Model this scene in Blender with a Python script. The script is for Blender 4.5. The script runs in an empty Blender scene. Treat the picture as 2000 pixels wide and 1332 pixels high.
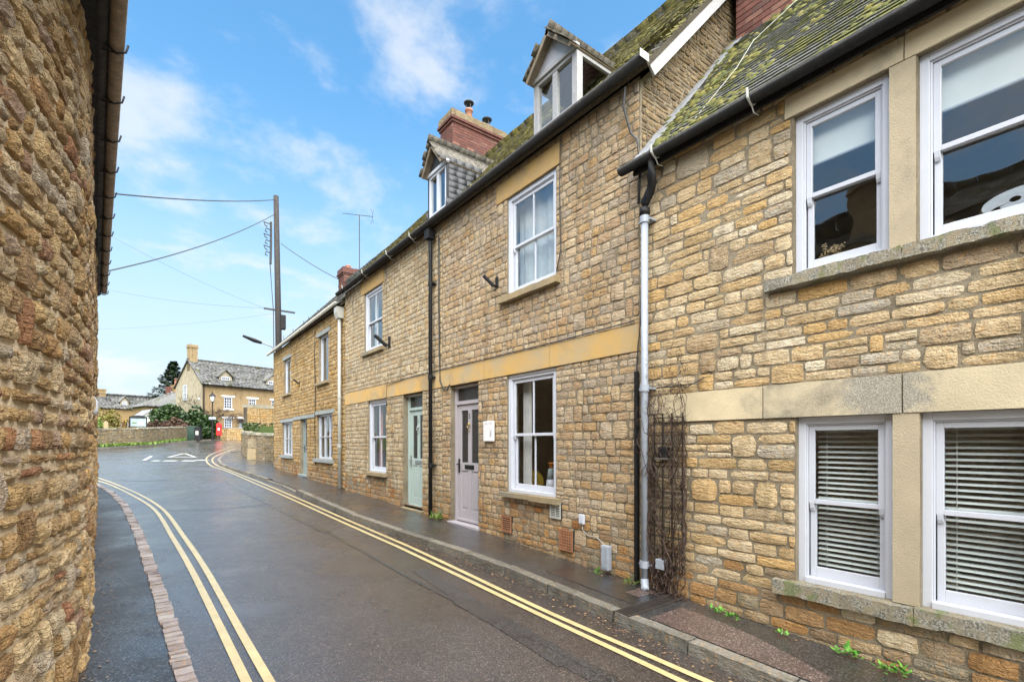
import bpy, bmesh, math, random
import numpy as np
from mathutils import Matrix, Vector, noise
R = math.radians
rng = random.Random(11)
sc = bpy.context.scene
C = sc.collection
# ------------------------------------------------------------------ camera
F, HY, EYE = 960.0, 865.0, 1.65
AL = math.atan(722 / 960.0); SA, CA = math.sin(AL), math.cos(AL)
cam = bpy.data.cameras.new('camera'); camo = bpy.data.objects.new('camera', cam); C.objects.link(camo)
camo.location = (0, 0, EYE); camo.rotation_euler = (R(90), 0, -AL)
cam.sensor_width = 36; cam.lens = 17.28; cam.shift_y = 199 / 2000; cam.clip_start = 0.05; cam.clip_end = 2000
sc.camera = camo
# ------------------------------------------------------------------ world, sun, exposure
SUN_EL, SUN_AZ = 58, 200          # azimuth measured clockwise from +Y
w = bpy.data.worlds.new('World'); sc.world = w; w.use_nodes = True
nt = w.node_tree; nt.nodes.clear(); N = nt.nodes.new; L = nt.links.new
sky = N('ShaderNodeTexSky'); sky.sky_type = 'NISHITA'; sky.sun_disc = False
sky.sun_elevation = R(SUN_EL); sky.sun_rotation = R(SUN_AZ); sky.air_density = 1.0; sky.dust_density = 0.6; sky.ozone_density = 2.2
tc = N('ShaderNodeTexCoord'); sep = N('ShaderNodeSeparateXYZ'); L(tc.outputs['Generated'], sep.inputs[0])
zz = N('ShaderNodeMath'); zz.operation = 'ADD'; L(sep.outputs[2], zz.inputs[0]); zz.inputs[1].default_value = 0.22
dx = N('ShaderNodeMath'); dx.operation = 'DIVIDE'; L(sep.outputs[0], dx.inputs[0]); L(zz.outputs[0], dx.inputs[1])
dy = N('ShaderNodeMath'); dy.operation = 'DIVIDE'; L(sep.outputs[1], dy.inputs[0]); L(zz.outputs[0], dy.inputs[1])
cmb = N('ShaderNodeCombineXYZ'); L(dx.outputs[0], cmb.inputs[0]); L(dy.outputs[0], cmb.inputs[1]); cmb.inputs[2].default_value = 5.3
nz = N('ShaderNodeTexNoise'); nz.inputs['Scale'].default_value = 1.9; nz.inputs['Detail'].default_value = 9; nz.inputs['Roughness'].default_value = 0.58
nz.inputs['Distortion'].default_value = 0.15; L(cmb.outputs[0], nz.inputs['Vector'])
mr = N('ShaderNodeMapRange'); mr.inputs['From Min'].default_value = 0.49; mr.inputs['From Max'].default_value = 0.64; mr.inputs['To Max'].default_value = 0.68
mr.interpolation_type = 'SMOOTHSTEP'; L(nz.outputs[0], mr.inputs['Value'])
hz = N('ShaderNodeMapRange'); hz.inputs['From Min'].default_value = 0.0; hz.inputs['From Max'].default_value = 0.62
hz.inputs['To Min'].default_value = 0.92; hz.inputs['To Max'].default_value = 0.0; hz.interpolation_type = 'SMOOTHERSTEP'; L(sep.outputs[2], hz.inputs['Value'])
tint = N('ShaderNodeMix'); tint.data_type = 'RGBA'; tint.blend_type = 'MULTIPLY'; tint.inputs[0].default_value = 1.0
L(sky.outputs[0], tint.inputs[6]); tint.inputs[7].default_value = (0.54, 0.88, 0.92, 1)
m1 = N('ShaderNodeMix'); m1.data_type = 'RGBA'; L(hz.outputs[0], m1.inputs[0]); L(tint.outputs[2], m1.inputs[6]); m1.inputs[7].default_value = (2.15, 2.38, 2.52, 1)
m2 = N('ShaderNodeMix'); m2.data_type = 'RGBA'; L(mr.outputs[0], m2.inputs[0]); L(m1.outputs[2], m2.inputs[6]); m2.inputs[7].default_value = (2.75, 2.82, 2.92, 1)
bg = N('ShaderNodeBackground'); bg.inputs[1].default_value = 0.10; L(m2.outputs[2], bg.inputs[0])
wo = N('ShaderNodeOutputWorld'); L(bg.outputs[0], wo.inputs[0])
sun = bpy.data.lights.new('sun', 'SUN'); suno = bpy.data.objects.new('sun', sun); C.objects.link(suno)
sun.energy = 4.4; sun.angle = R(100); sun.color = (1, 0.95, 0.87)
_a = R(SUN_AZ); _sd = Vector((math.sin(_a) * math.cos(R(SUN_EL)), math.cos(_a) * math.cos(R(SUN_EL)), math.sin(R(SUN_EL))))
suno.rotation_euler = _sd.to_track_quat('Z', 'Y').to_euler()
sc.view_settings.view_transform = 'Standard'; sc.view_settings.look = 'None'; sc.view_settings.gamma = 1
sc.view_settings.exposure = 1.87; sc.view_settings.use_curve_mapping = False
sc.render.engine = 'CYCLES'; sc.cycles.max_bounces = 8; sc.cycles.transparent_max_bounces = 12
sc.cycles.diffuse_bounces = 3

# ------------------------------------------------------------------ terrain profile and image mapping
PT = [(-12, -.12), (1, .05), (3.4, .14), (6.6, .27), (13, .43), (21.8, .65), (30, .92), (36, 1.17), (47, 1.65), (55, 1.97), (70, 2.3), (100, 2.5), (500, 2.6)]
def P(y):
    if y <= PT[0][0]: return PT[0][1]
    for (a0, b0), (a1, b1) in zip(PT, PT[1:]):
        if y <= a1: return b0 + (b1 - b0) * (y - a0) / (a1 - a0)
    return PT[-1][1]
def G(px, py, dz=-.1):            # the point of the ground that the photograph shows at (px, py)
    l = (px - 1000) / F; v = (HY - py) / F; D = .5
    while D < 150:
        Y = -l * SA * D + CA * D
        if EYE + v * D < P(Y) + dz: break
        D += .02
    return (l * CA * D + SA * D, Y)
def U(px, D):
    l = (px - 1000) / F
    return (l * CA * D + SA * D, -l * SA * D + CA * D)
def HZ(py, D): return EYE + (HY - py) * D / F
def proj(p):
    D = p[0] * SA + p[1] * CA
    if D < .1: return None
    return (1000 + F * (p[0] * CA - p[1] * SA) / D, HY - F * (p[2] - EYE) / D, D)

# ------------------------------------------------------------------ node helpers and materials
class NT:
    def __init__(s, name):
        s.m = bpy.data.materials.new(name); s.m.use_nodes = True; s.t = s.m.node_tree; s.t.nodes.clear()
        s.out = s.n('ShaderNodeOutputMaterial')
    def n(s, t, **k):
        nd = s.t.nodes.new(t)
        for a, b in k.items():
            if hasattr(nd, a): setattr(nd, a, b)
            else: nd.inputs[a.replace('_', ' ')].default_value = b
        return nd
    def l(s, a, b): s.t.links.new(a, b)
    def math(s, op, a, b=None, clamp=False):
        nd = s.n('ShaderNodeMath', operation=op); nd.use_clamp = clamp
        for i, x in enumerate((a, b)):
            if x is None: continue
            if isinstance(x, (int, float)): nd.inputs[i].default_value = x
            else: s.l(x, nd.inputs[i])
        return nd.outputs[0]
    def noise(s, vec, scale, detail=4, rough=.55, dist=0):
        nd = s.n('ShaderNodeTexNoise'); nd.inputs['Scale'].default_value = scale; nd.inputs['Detail'].default_value = detail
        nd.inputs['Roughness'].default_value = rough; nd.inputs['Distortion'].default_value = dist
        if vec is not None: s.l(vec, nd.inputs['Vector'])
        return nd.outputs[0]
    def voro(s, vec, scale, feature='F1', out=0, rand=1):
        nd = s.n('ShaderNodeTexVoronoi', feature=feature); nd.inputs['Scale'].default_value = scale; nd.inputs['Randomness'].default_value = rand
        s.l(vec, nd.inputs['Vector']); return nd.outputs[out]
    def mr(s, v, a, b, c=0, d=1):
        nd = s.n('ShaderNodeMapRange'); s.l(v, nd.inputs[0])
        for i, x in enumerate((a, b, c, d)): nd.inputs[i + 1].default_value = x
        return nd.outputs[0]
    def mix(s, f, a, b, blend='MIX'):
        nd = s.n('ShaderNodeMix', data_type='RGBA', blend_type=blend)
        for i, x in ((0, f), (6, a), (7, b)):
            if isinstance(x, (int, float)): nd.inputs[i].default_value = x
            elif isinstance(x, tuple): nd.inputs[i].default_value = x + (1,) if len(x) == 3 else x
            else: s.l(x, nd.inputs[i])
        return nd.outputs[2]
    def ramp(s, f, stops, interp='LINEAR'):
        nd = s.n('ShaderNodeValToRGB'); cr = nd.color_ramp; cr.interpolation = interp
        while len(cr.elements) < len(stops): cr.elements.new(.5)
        for e, (p, c) in zip(cr.elements, stops): e.position = p; e.color = c + (1,)
        s.l(f, nd.inputs[0]); return nd.outputs[0]
    def pos(s): return s.n('ShaderNodeNewGeometry').outputs['Position']
    def obj(s): return s.n('ShaderNodeTexCoord').outputs['Object']
    def scalev(s, v, sc_):
        nd = s.n('ShaderNodeMapping'); nd.inputs['Scale'].default_value = sc_; s.l(v, nd.inputs[0]); return nd.outputs[0]
    def rnd(s):
        a = s.n('ShaderNodeAttribute', attribute_name='rnd').outputs['Fac']; o = s.n('ShaderNodeObjectInfo').outputs['Random']
        return s.math('FRACT', s.math('ADD', a, o))
    def bump(s, h, dist=.01, st=1.0, nrm=None):
        nd = s.n('ShaderNodeBump'); nd.inputs['Distance'].default_value = dist; nd.inputs['Strength'].default_value = st; s.l(h, nd.inputs['Height'])
        if nrm is not None: s.l(nrm, nd.inputs['Normal'])
        return nd.outputs[0]
    def bsdf(s, col, rough=.6, nrm=None, metal=0, spec=.5, coat=0):
        b = s.n('ShaderNodeBsdfPrincipled')
        for nm, x in (('Base Color', col), ('Roughness', rough), ('Metallic', metal), ('Specular IOR Level', spec), ('Coat Weight', coat)):
            if isinstance(x, (int, float)): b.inputs[nm].default_value = x
            elif isinstance(x, tuple): b.inputs[nm].default_value = x + (1,)
            else: s.l(x, b.inputs[nm])
        if nrm is not None: s.l(nrm, b.inputs['Normal'])
        s.l(b.outputs[0], s.out.inputs[0]); return b

def m_stone(name, stops, rough=.85, bstr=1.0, stain=.5, fine=1.0, spot=(.07, .055, .035), dk=(.75, .70, .62)):
    t = NT(name); p = t.pos(); r = t.rnd()
    col = t.ramp(r, stops)
    n1 = t.noise(p, 9, 5, .65); n2 = t.noise(p, 55 * fine, 4, .7); n3 = t.noise(p, 1.1, 4, .6); n4 = t.noise(p, 28, 3, .6)
    col = t.mix(t.mr(n1, .32, .7), t.mix(1.0, col, dk, 'MULTIPLY'), col)
    col = t.mix(t.mr(n2, .45, .75, 0, .6), col, t.mix(1.0, col, (1.45, 1.42, 1.4), 'MULTIPLY'))
    col = t.mix(t.mr(n4, .56, .68, 0, .75), col, t.mix(.5, col, (.62, .33, .10)))
    col = t.mix(t.mr(n2, .34, .2, 0, .75), col, spot)
    col = t.mix(t.mr(n3, .5, .7, 0, stain), col, t.mix(1.0, col, (.60, .58, .55), 'MULTIPLY'))
    st = t.noise(t.scalev(p, (3.2, 3.2, .22)), 1.6, 4, .6)
    col = t.mix(t.mr(st, .54, .70, 0, .75), col, t.mix(1.0, col, (.55, .54, .52), 'MULTIPLY'))
    lay = t.noise(t.scalev(p, (1, 1, 4.2)), 11, 3, .6)
    v = t.voro(t.scalev(p, (1, 1, 1.5)), 38, 'DISTANCE_TO_EDGE')
    h = t.math('ADD', t.math('MULTIPLY', n1, 1.5), t.math('MULTIPLY', n2, .5))
    h = t.math('ADD', h, t.math('MULTIPLY', lay, 1.4))
    h = t.math('ADD', h, t.mr(v, 0, .12, 0, .16))
    t.bsdf(col, rough, t.bump(h, .022 * bstr, 1.0), spec=.25)
    return t.m
def m_mortar(name, a, b):
    t = NT(name); p = t.pos(); n = t.noise(p, 30, 5, .7); n2 = t.noise(p, 2.2, 4, .6)
    col = t.mix(t.mr(n, .3, .7), a, b); col = t.mix(t.mr(n2, .45, .7, 0, .7), col, t.mix(1.0, col, (.5, .48, .45), 'MULTIPLY'))
    t.bsdf(col, .95, t.bump(t.noise(p, 70, 4, .7), .012), spec=.15); return t.m
def m_ashlar(name, a, b, dark=.5, lich=.0, pit=1.0, bloom=None):
    t = NT(name); p = t.pos(); r = t.rnd(); n = t.noise(p, 2.4, 6, .6); n2 = t.noise(p, 90, 3, .6); n3 = t.noise(p, 1.3, 4, .65, .4)
    n5 = t.noise(p, 240, 2, .5)
    col = t.mix(t.mr(n, .3, .7), a, b); col = t.mix(.35, col, t.mix(1.0, col, t.ramp(r, [(0, (.75, .78, .82)), (1, (1.15, 1.1, 1.0))]), 'MULTIPLY'))
    col = t.mix(t.mr(n3, .54, .66, 0, dark), col, t.mix(t.mr(n2, .4, .6), (.10, .095, .08), (.24, .22, .18)))
    if bloom:
        vm = t.n('ShaderNodeVectorMath', operation='DISTANCE'); t.l(t.scalev(p, (1, 1, 1)), vm.inputs[0]); vm.inputs[1].default_value = bloom
        bl = t.mr(t.math('ADD', vm.outputs['Value'], t.math('MULTIPLY', t.noise(p, 12, 5, .7), .45)), .42, .56, .8, 0); col = t.mix(bl, col, t.mix(t.mr(t.noise(p, 120, 3, .7), .42, .62), (.13, .12, .10), (.40, .38, .33)))
    if lich: 
        v = t.noise(p, 16, 5, .75); v2 = t.noise(p, 75, 3, .7)
        col = t.mix(t.mr(v, .42, .56, 0, lich), col, t.mix(t.mr(v2, .4, .6), (.12, .11, .09), (.42, .41, .35)))
        col = t.mix(t.mr(t.noise(p, 7, 4), .56, .64, 0, lich * .8), col, (.16, .19, .07))
    t.bsdf(col, .85, t.bump(t.math('ADD', n2, t.math('MULTIPLY', n5, .6)), .004 * pit), spec=.2); return t.m
def m_plain(name, col, rough=.5, metal=0, var=.12, scale=6, bump=0, spec=.5, dirt=.0, dcol=(.08, .07, .05)):
    t = NT(name); p = t.pos(); n = t.noise(p, scale, 5, .6)
    c2 = tuple(x * (1 - var * 2) for x in col)
    c = t.mix(t.mr(n, .3, .7), c2, col)
    if dirt: c = t.mix(t.mr(t.noise(p, 14, 6, .7), .5, .68, 0, dirt), c, dcol)
    rr = t.mr(t.noise(p, 22, 3), .3, .7, max(0.02, rough * .8), min(1, rough * 1.2))
    t.bsdf(c, rr, t.bump(t.noise(p, 60, 3), bump) if bump else None, metal, spec); return t.m
def m_glass(name, ior=1.9, tint=(.86, .9, .9), wob=.0003):
    t = NT(name); p = t.pos(); tr = t.n('ShaderNodeBsdfTransparent'); tr.inputs[0].default_value = tint + (1,)
    g = t.n('ShaderNodeBsdfGlossy'); g.inputs['Roughness'].default_value = .015; g.inputs[0].default_value = (.9, .93, .95, 1)
    nb = t.bump(t.noise(p, 2.6, 1), wob * 18, 1); t.l(nb, g.inputs['Normal'])
    lw = t.n('ShaderNodeLayerWeight'); lw.inputs[0].default_value = .5; f0 = ((ior - 1) / (ior + 1)) ** 2
    fac = t.math('ADD', t.math('MULTIPLY', t.math('POWER', lw.outputs['Facing'], 4), 1 - f0), f0, True)
    mx = t.n('ShaderNodeMixShader'); t.l(fac, mx.inputs[0]); t.l(tr.outputs[0], mx.inputs[1]); t.l(g.outputs[0], mx.inputs[2]); t.l(mx.outputs[0], t.out.inputs[0])
    return t.m
def m_brick(name, dirty=.5):
    t = NT(name); p = t.pos(); r = t.rnd(); n = t.noise(p, 14, 4); n2 = t.noise(p, 80, 3)
    c = t.ramp(r, [(0, (.10, .04, .033)), (.35, (.16, .062, .047)), (.7, (.12, .055, .047)), (.85, (.23, .11, .08)), (1, (.075, .04, .036))])
    c = t.mix(t.mr(n, .35, .7, 0, dirty), c, t.mix(1.0, c, (.5, .48, .5), 'MULTIPLY')); c = t.mix(t.mr(n2, .58, .7, 0, .35), c, (.4, .36, .3))
    t.bsdf(c, .9, t.bump(n2, .006), spec=.2); return t.m
def m_tile(name, stops, moss=.5, mscale=3.2, mcol=((.085, .09, .018), (.15, .13, .03), (.05, .055, .012))):
    t = NT(name); p = t.pos(); r = t.rnd(); n = t.noise(p, 24, 5, .7); c = t.ramp(r, stops)
    c = t.mix(t.mr(n, .35, .7), t.mix(1.0, c, (.6, .6, .6), 'MULTIPLY'), c)
    c = t.mix(t.mr(t.noise(p, 90, 3, .7), .56, .66, 0, .5), c, (.36, .36, .32))
    mm = t.math('ADD', t.math('MULTIPLY', t.noise(p, mscale, 4, .6), .6), t.math('MULTIPLY', t.noise(p, mscale * 9, 4, .7), .4))
    mc = t.ramp(t.noise(p, 13, 4, .7), [(.3, mcol[2]), (.5, mcol[0]), (.7, mcol[1])])
    k = t.mr(mm, .62 - moss * .3, .68 - moss * .3); c = t.mix(k, c, mc)
    h = t.math('ADD', n, t.math('MULTIPLY', k, 1.2)); t.bsdf(c, .85, t.bump(h, .012), spec=.3); return t.m
def m_leaf(name, stops, rough=.5, trans=.15):
    t = NT(name); r = t.rnd(); c = t.ramp(r, stops); b = t.bsdf(c, rough, spec=.35)
    b.inputs['Transmission Weight'].default_value = 0
    b.inputs['Subsurface Weight'].default_value = 0
    return t.m
def m_asphalt(name, base, agg, red=.0, wet=1.0, seed=0, rlo=.14, rhi=.42):
    t = NT(name); p0 = t.pos(); mp = t.n('ShaderNodeMapping'); mp.inputs['Location'].default_value = (seed, seed * 2, 0); t.l(p0, mp.inputs[0]); p = mp.outputs[0]
    v = t.voro(p, 130, out=1); vd = t.voro(p, 130, out=0); big = t.noise(p, .55, 4, .6, .6); n = t.noise(p, 6, 5, .7)
    g = t.n('ShaderNodeSeparateColor'); t.l(v, g.inputs[0])
    c = t.mix(t.mr(g.outputs[0], .55, 1.0), base, agg); c = t.mix(t.mr(g.outputs[1], .86, .9), c, tuple(min(1, x * 2.6) for x in agg))
    if red: c = t.mix(t.mr(g.outputs[2], .5, .7, 0, red), c, (.13, .075, .06))
    c = t.mix(t.mr(n, .3, .7, 0, .55), c, t.mix(1.0, c, (.55, .55, .57), 'MULTIPLY'))
    c = t.mix(t.mr(big, .4, .65, 0, .5), c, t.mix(1.0, c, (.6, .62, .66), 'MULTIPLY'))
    pud = t.mr(t.math('ADD', t.math('MULTIPLY', t.noise(p, 1.1, 3, .5), .7), t.math('MULTIPLY', big, .3)), .42, .62)
    rg = t.mr(pud, 0, 1, rhi, rlo); rg = t.math('ADD', rg, t.mr(n, .3, .7, -.04, .05))
    h = t.math('ADD', vd, t.math('MULTIPLY', t.noise(p, 300, 2), .3))
    bmp = t.n('ShaderNodeBump'); t.l(h, bmp.inputs['Height']); bmp.inputs['Distance'].default_value = .0032; t.l(t.mr(pud, 0, 1, 1.0, .3), bmp.inputs['Strength'])
    undul = t.bump(t.noise(p, 3.5, 3), .005, 1, bmp.outputs[0])
    b = t.bsdf(c, rg, undul, spec=.5, coat=wet); b.inputs['Coat IOR'].default_value = 1.85
    t.l(t.mr(pud, 0, 1, .26, .04), b.inputs['Coat Roughness']); t.l(t.bump(vd, .0018, 1, t.bump(t.noise(p, 3.0, 2), .0035)), b.inputs['Coat Normal']); return t.m
def m_paint_line(name, col, road):
    t = NT(name); p = t.pos(); n = t.noise(p, 45, 5, .75); n2 = t.noise(p, 3, 4, .6)
    v = t.voro(p, 130, out=0)
    k = t.mr(t.math('ADD', n, t.math('MULTIPLY', n2, .35)), .56, .46)
    c = t.mix(t.mr(t.noise(p, 8, 4), .3, .7), col, tuple(x * .78 for x in col)); c = t.mix(t.math('MULTIPLY', k, .75), c, road)
    b = t.bsdf(c, t.mr(n2, .3, .7, .3, .5), t.bump(v, .002), spec=.5, coat=.6); b.inputs['Coat Roughness'].default_value = .22; return t.m

M = {}
M['stone_near'] = m_stone('stone_near', [(0, (.50, .38, .22)), (.12, (.62, .51, .35)), (.24, (.46, .33, .17)), (.36, (.66, .58, .44)), (.46, (.50, .36, .19)), (.56, (.44, .40, .33)), (.66, (.60, .46, .27)), (.76, (.40, .31, .21)), (.86, (.56, .37, .16)), (1, (.60, .47, .30))], stain=.55)
M['stone_four'] = m_stone('stone_four', [(0, (0.466, 0.360, 0.223)), (.2, (0.530, 0.435, 0.297)), (.4, (0.403, 0.307, 0.191)), (.6, (0.572, 0.477, 0.329)), (.8, (0.445, 0.382, 0.286)), (1, (0.509, 0.360, 0.191))], stain=.5)
M['stone_mid'] = m_stone('stone_mid', [(0, (0.447, 0.336, 0.215)), (.16, (0.534, 0.424, 0.282)), (.32, (0.404, 0.281, 0.171)), (.5, (0.513, 0.412, 0.294)), (.68, (0.360, 0.302, 0.237)), (.84, (0.470, 0.314, 0.160)), (1, (0.491, 0.379, 0.249))], stain=.5)
M['stone_orange'] = m_stone('stone_orange', [(0, (.38, .24, .12)), (.3, (.42, .24, .10)), (.5, (.32, .25, .17)), (.7, (.46, .33, .19)), (.85, (.26, .24, .18)), (1, (.34, .15, .05))], stain=.6)
M['stone_cottage'] = m_stone('stone_cottage', [(0, (.42, .29, .14)), (.3, (.50, .36, .18)), (.6, (.36, .24, .11)), (.8, (.44, .27, .09)), (1, (.46, .35, .21))], stain=.4)
M['stone_left'] = m_stone('stone_left', [(0, (.66, .47, .24)), (.15, (.76, .60, .37)), (.3, (.48, .31, .14)), (.45, (.70, .58, .40)), (.6, (.38, .24, .12)), (.72, (.64, .44, .21)), (.84, (.55, .48, .38)), (.93, (.44, .22, .13)), (1, (.58, .38, .17))], bstr=2.2, stain=.3, spot=(.10, .07, .04), dk=(.62, .54, .44))
M['stone_dry'] = m_stone('stone_dry', [(0, (.22, .19, .13)), (.3, (.32, .27, .19)), (.6, (.17, .15, .11)), (.8, (.36, .26, .13)), (1, (.26, .23, .17))], stain=.6)
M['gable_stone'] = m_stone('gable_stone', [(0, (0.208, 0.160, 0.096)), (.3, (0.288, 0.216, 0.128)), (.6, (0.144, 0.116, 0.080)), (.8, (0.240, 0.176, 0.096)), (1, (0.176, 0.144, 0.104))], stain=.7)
M['barge_brown'] = m_plain('barge_brown', (.24, .19, .13), .8, var=.2)
M['grate'] = m_plain('grate', (.045, .036, .03), .6, var=.3)
M['mortar_near'] = m_mortar('mortar_near', (0.198, 0.166, 0.117), (0.306, 0.256, 0.180))
M['mortar_mid'] = m_mortar('mortar_mid', (0.180, 0.152, 0.107), (0.288, 0.242, 0.171))
M['mortar_left'] = m_mortar('mortar_left', (0.682, 0.550, 0.374), (0.506, 0.407, 0.275))
M['mortar_dark'] = m_mortar('mortar_dark', (.05, .042, .03), (.10, .085, .06))
M['course_orange'] = m_ashlar('course_orange', (.56, .33, .09), (.40, .32, .20), .45)
M['course_pale'] = m_ashlar('course_pale', (.46, .39, .26), (.60, .50, .34), .6, bloom=(4.26, 1.22, 2.02))
M['lintel_ochre'] = m_ashlar('lintel_ochre', (.46, .29, .10), (.40, .27, .13), .4)
M['mullion'] = m_ashlar('mullion', (.44, .37, .26), (.34, .29, .21), .45, pit=1.2)
M['sill_lichen'] = m_ashlar('sill_lichen', (.36, .30, .20), (.28, .24, .17), .6, .95, 4)
M['sill_plain'] = m_ashlar('sill_plain', (.34, .25, .13), (.26, .20, .12), .6, .2, 2)
M['lintel_grey'] = m_plain('lintel_grey', (.30, .32, .31), .7, var=.15, bump=.002)
M['white_paint'] = m_plain('white_paint', (0.506, 0.524, 0.580), .35, var=.03, dirt=.12, dcol=(0.460, 0.460, 0.460))
M['old_paint'] = m_plain('old_paint', (.34, .335, .34), .5, var=.12, dirt=.5, dcol=(.30, .25, .20), scale=25)
M['grey_paint'] = m_plain('grey_paint', (.40, .40, .44), .4, var=.05)
M['pipe_grey'] = m_plain('pipe_grey', (.31, .34, .39), .4, var=.08, dirt=.25, dcol=(.15, .14, .13))
M['pipe_pale'] = m_plain('pipe_pale', (.42, .42, .38), .5, var=.08, dirt=.2)
M['black_iron'] = m_plain('black_iron', (.013, .013, .014), .6, var=.2, spec=.25, dirt=.15, dcol=(.07, .06, .05), bump=.001)
M['rusty_iron'] = m_plain('rusty_iron', (.30, .23, .16), .6, var=.25, dirt=.5, dcol=(.05, .045, .035), bump=.004, scale=12)
M['lead'] = m_plain('lead', (.28, .29, .31), .5, var=.2, bump=.006, dirt=.3, dcol=(.12, .12, .12))
M['slate_cheek'] = m_plain('slate_cheek', (.035, .037, .042), .6, var=.3, bump=.0015)
M['green_door'] = m_plain('green_door', (.37, .45, .42), .38, var=.03)
M['mauve_door'] = m_plain('mauve_door', (.36, .33, .35), .38, var=.03)
M['cottage_door'] = m_plain('cottage_door', (.25, .29, .28), .45, var=.05)
M['glass'] = m_glass('glass', 1.75)
M['glass_up'] = m_glass('glass_up', 2.6)
M['glass_mid'] = m_glass('glass_mid', 2.2)
M['glass_low'] = m_glass('glass_low', 1.6, (.92, .93, .93))
M['obscure'] = m_plain('obscure', (.035, .033, .032), .18, var=.3, scale=60, bump=.003)
M['room'] = m_plain('room', (.60, .50, .38), .9, var=.05)
M['room_floor'] = m_plain('room_floor', (.16, .10, .06), .7)
M['dark'] = m_plain('dark', (.02, .02, .02), .8)
M['blind'] = m_plain('blind', (.74, .75, .73), .5, var=.03)
M['fabric_white'] = m_plain('fabric_white', (.80, .80, .78), .9, var=.03)
M['curtain_red'] = m_plain('curtain_red', (.45, .22, .20), .9, var=.1)
M['curtain_grey'] = m_plain('curtain_grey', (.55, .55, .54), .9, var=.1)
M['steel'] = m_plain('steel', (.55, .55, .56), .3, metal=.9)
M['brass'] = m_plain('brass', (.55, .40, .14), .3, metal=.9)
M['terracotta'] = m_plain('terracotta', (.34, .15, .07), .85, var=.15, bump=.002)
M['pot'] = m_plain('pot', (.36, .16, .10), .8, var=.2)
M['cowl'] = m_plain('cowl', (.03, .035, .035), .5)
M['brick'] = m_brick('brick'); M['brick_dark'] = m_brick('brick_dark', .9)
M['brick_mortar'] = m_mortar('brick_mortar', (.34, .28, .22), (.20, .16, .13))
M['tile_near'] = m_tile('tile_near', [(0, (0.081, 0.081, 0.074)), (.4, (0.124, 0.124, 0.108)), (.7, (0.093, 0.096, 0.093)), (1, (0.149, 0.146, 0.124))], .44)
M['tile_mid'] = m_tile('tile_mid', [(0, (0.096, 0.088, 0.064)), (.5, (0.152, 0.136, 0.096)), (1, (0.072, 0.068, 0.056))], .62, 2.2, ((0.112, 0.100, 0.028), (0.192, 0.152, 0.040), (0.064, 0.062, 0.024)))
M['tile_dormer'] = m_tile('tile_dormer', [(0, (.10, .09, .075)), (.5, (.16, .14, .11)), (1, (.075, .07, .065))], .12)
M['tile_far'] = m_tile('tile_far', [(0, (0.098, 0.098, 0.098)), (.5, (0.154, 0.154, 0.147)), (1, (0.063, 0.063, 0.063))], .2)
M['tile_bg'] = m_tile('tile_bg', [(0, (0.090, 0.090, 0.090)), (.4, (0.156, 0.153, 0.150)), (.7, (0.114, 0.114, 0.111)), (1, (0.204, 0.201, 0.198))], .22, .8)
M['moss'] = m_leaf('moss', [(0, (0.043, 0.047, 0.009)), (.4, (0.079, 0.079, 0.013)), (.7, (0.130, 0.112, 0.022)), (.85, (0.058, 0.072, 0.013)), (1, (0.158, 0.130, 0.036))], .95)
M['road'] = m_asphalt('road', (0.023, 0.020, 0.019), (0.059, 0.050, 0.044), .3, 1.0)
M['pavement'] = m_asphalt('pavement', (0.023, 0.023, 0.024), (0.055, 0.052, 0.049), 0, .8, 7, .2, .5)
M['pavement_left'] = m_asphalt('pavement_left', (0.014, 0.014, 0.015), (0.056, 0.056, 0.056), 0, .28, 17, .15, .5)
M['red_patch'] = m_asphalt('red_patch', (.065, .048, .042), (.16, .12, .105), .7, .6, 3, .35, .6)
M['dark_patch'] = m_asphalt('dark_patch', (.018, .018, .020), (.04, .04, .042), 0, 1.0, 5, .1, .35)
M['kerb'] = m_stone('kerb', [(0, (.19, .185, .165)), (.5, (.15, .145, .13)), (1, (.24, .225, .195))], rough=.5, bstr=.8, stain=.9)
M['sett'] = m_stone('sett', [(0, (.27, .225, .22)), (.4, (.35, .31, .305)), (.7, (.22, .18, .175)), (1, (.44, .41, .40))], rough=.3, bstr=.25, stain=.2)
M['yellow_line'] = m_paint_line('yellow_line', (0.552, 0.442, 0.221), (0.055, 0.051, 0.046))
M['white_line'] = m_paint_line('white_line', (0.600, 0.600, 0.584), (0.056, 0.056, 0.056))
M['wood_pole'] = m_plain('wood_pole', (0.028, 0.022, 0.019), .8, var=.3, bump=.006, scale=18)
M['wire'] = m_plain('wire', (.03, .03, .03), .6)
M['twig'] = m_plain('twig', (.065, .036, .024), .8, var=.3, scale=30)
M['bark'] = m_plain('bark', (.09, .07, .05), .9, var=.3)
M['grass'] = m_plain('grass', (.075, .12, .025), .9, var=.35, scale=3, bump=.02)
M['grass_leaf'] = m_leaf('grass_leaf', [(0, (0.072, 0.136, 0.016)), (.5, (0.112, 0.192, 0.024)), (1, (0.160, 0.216, 0.040))])
M['weed'] = m_leaf('weed', [(0, (.05, .16, .02)), (.5, (.09, .26, .03)), (1, (.14, .33, .05))], .4)
M['ever'] = m_leaf('ever', [(0, (0.012, 0.030, 0.009)), (.5, (0.024, 0.051, 0.012)), (1, (0.042, 0.075, 0.018))])
M['conifer'] = m_leaf('conifer', [(0, (.018, .038, .022)), (.5, (.035, .06, .03)), (1, (.05, .08, .035))])
M['hedge'] = m_leaf('hedge', [(0, (0.017, 0.033, 0.006)), (.5, (0.033, 0.055, 0.008)), (1, (0.055, 0.083, 0.017))])
M['brownhedge'] = m_leaf('brownhedge', [(0, (0.048, 0.027, 0.021)), (.5, (0.078, 0.045, 0.030)), (1, (0.102, 0.048, 0.021))])
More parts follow.
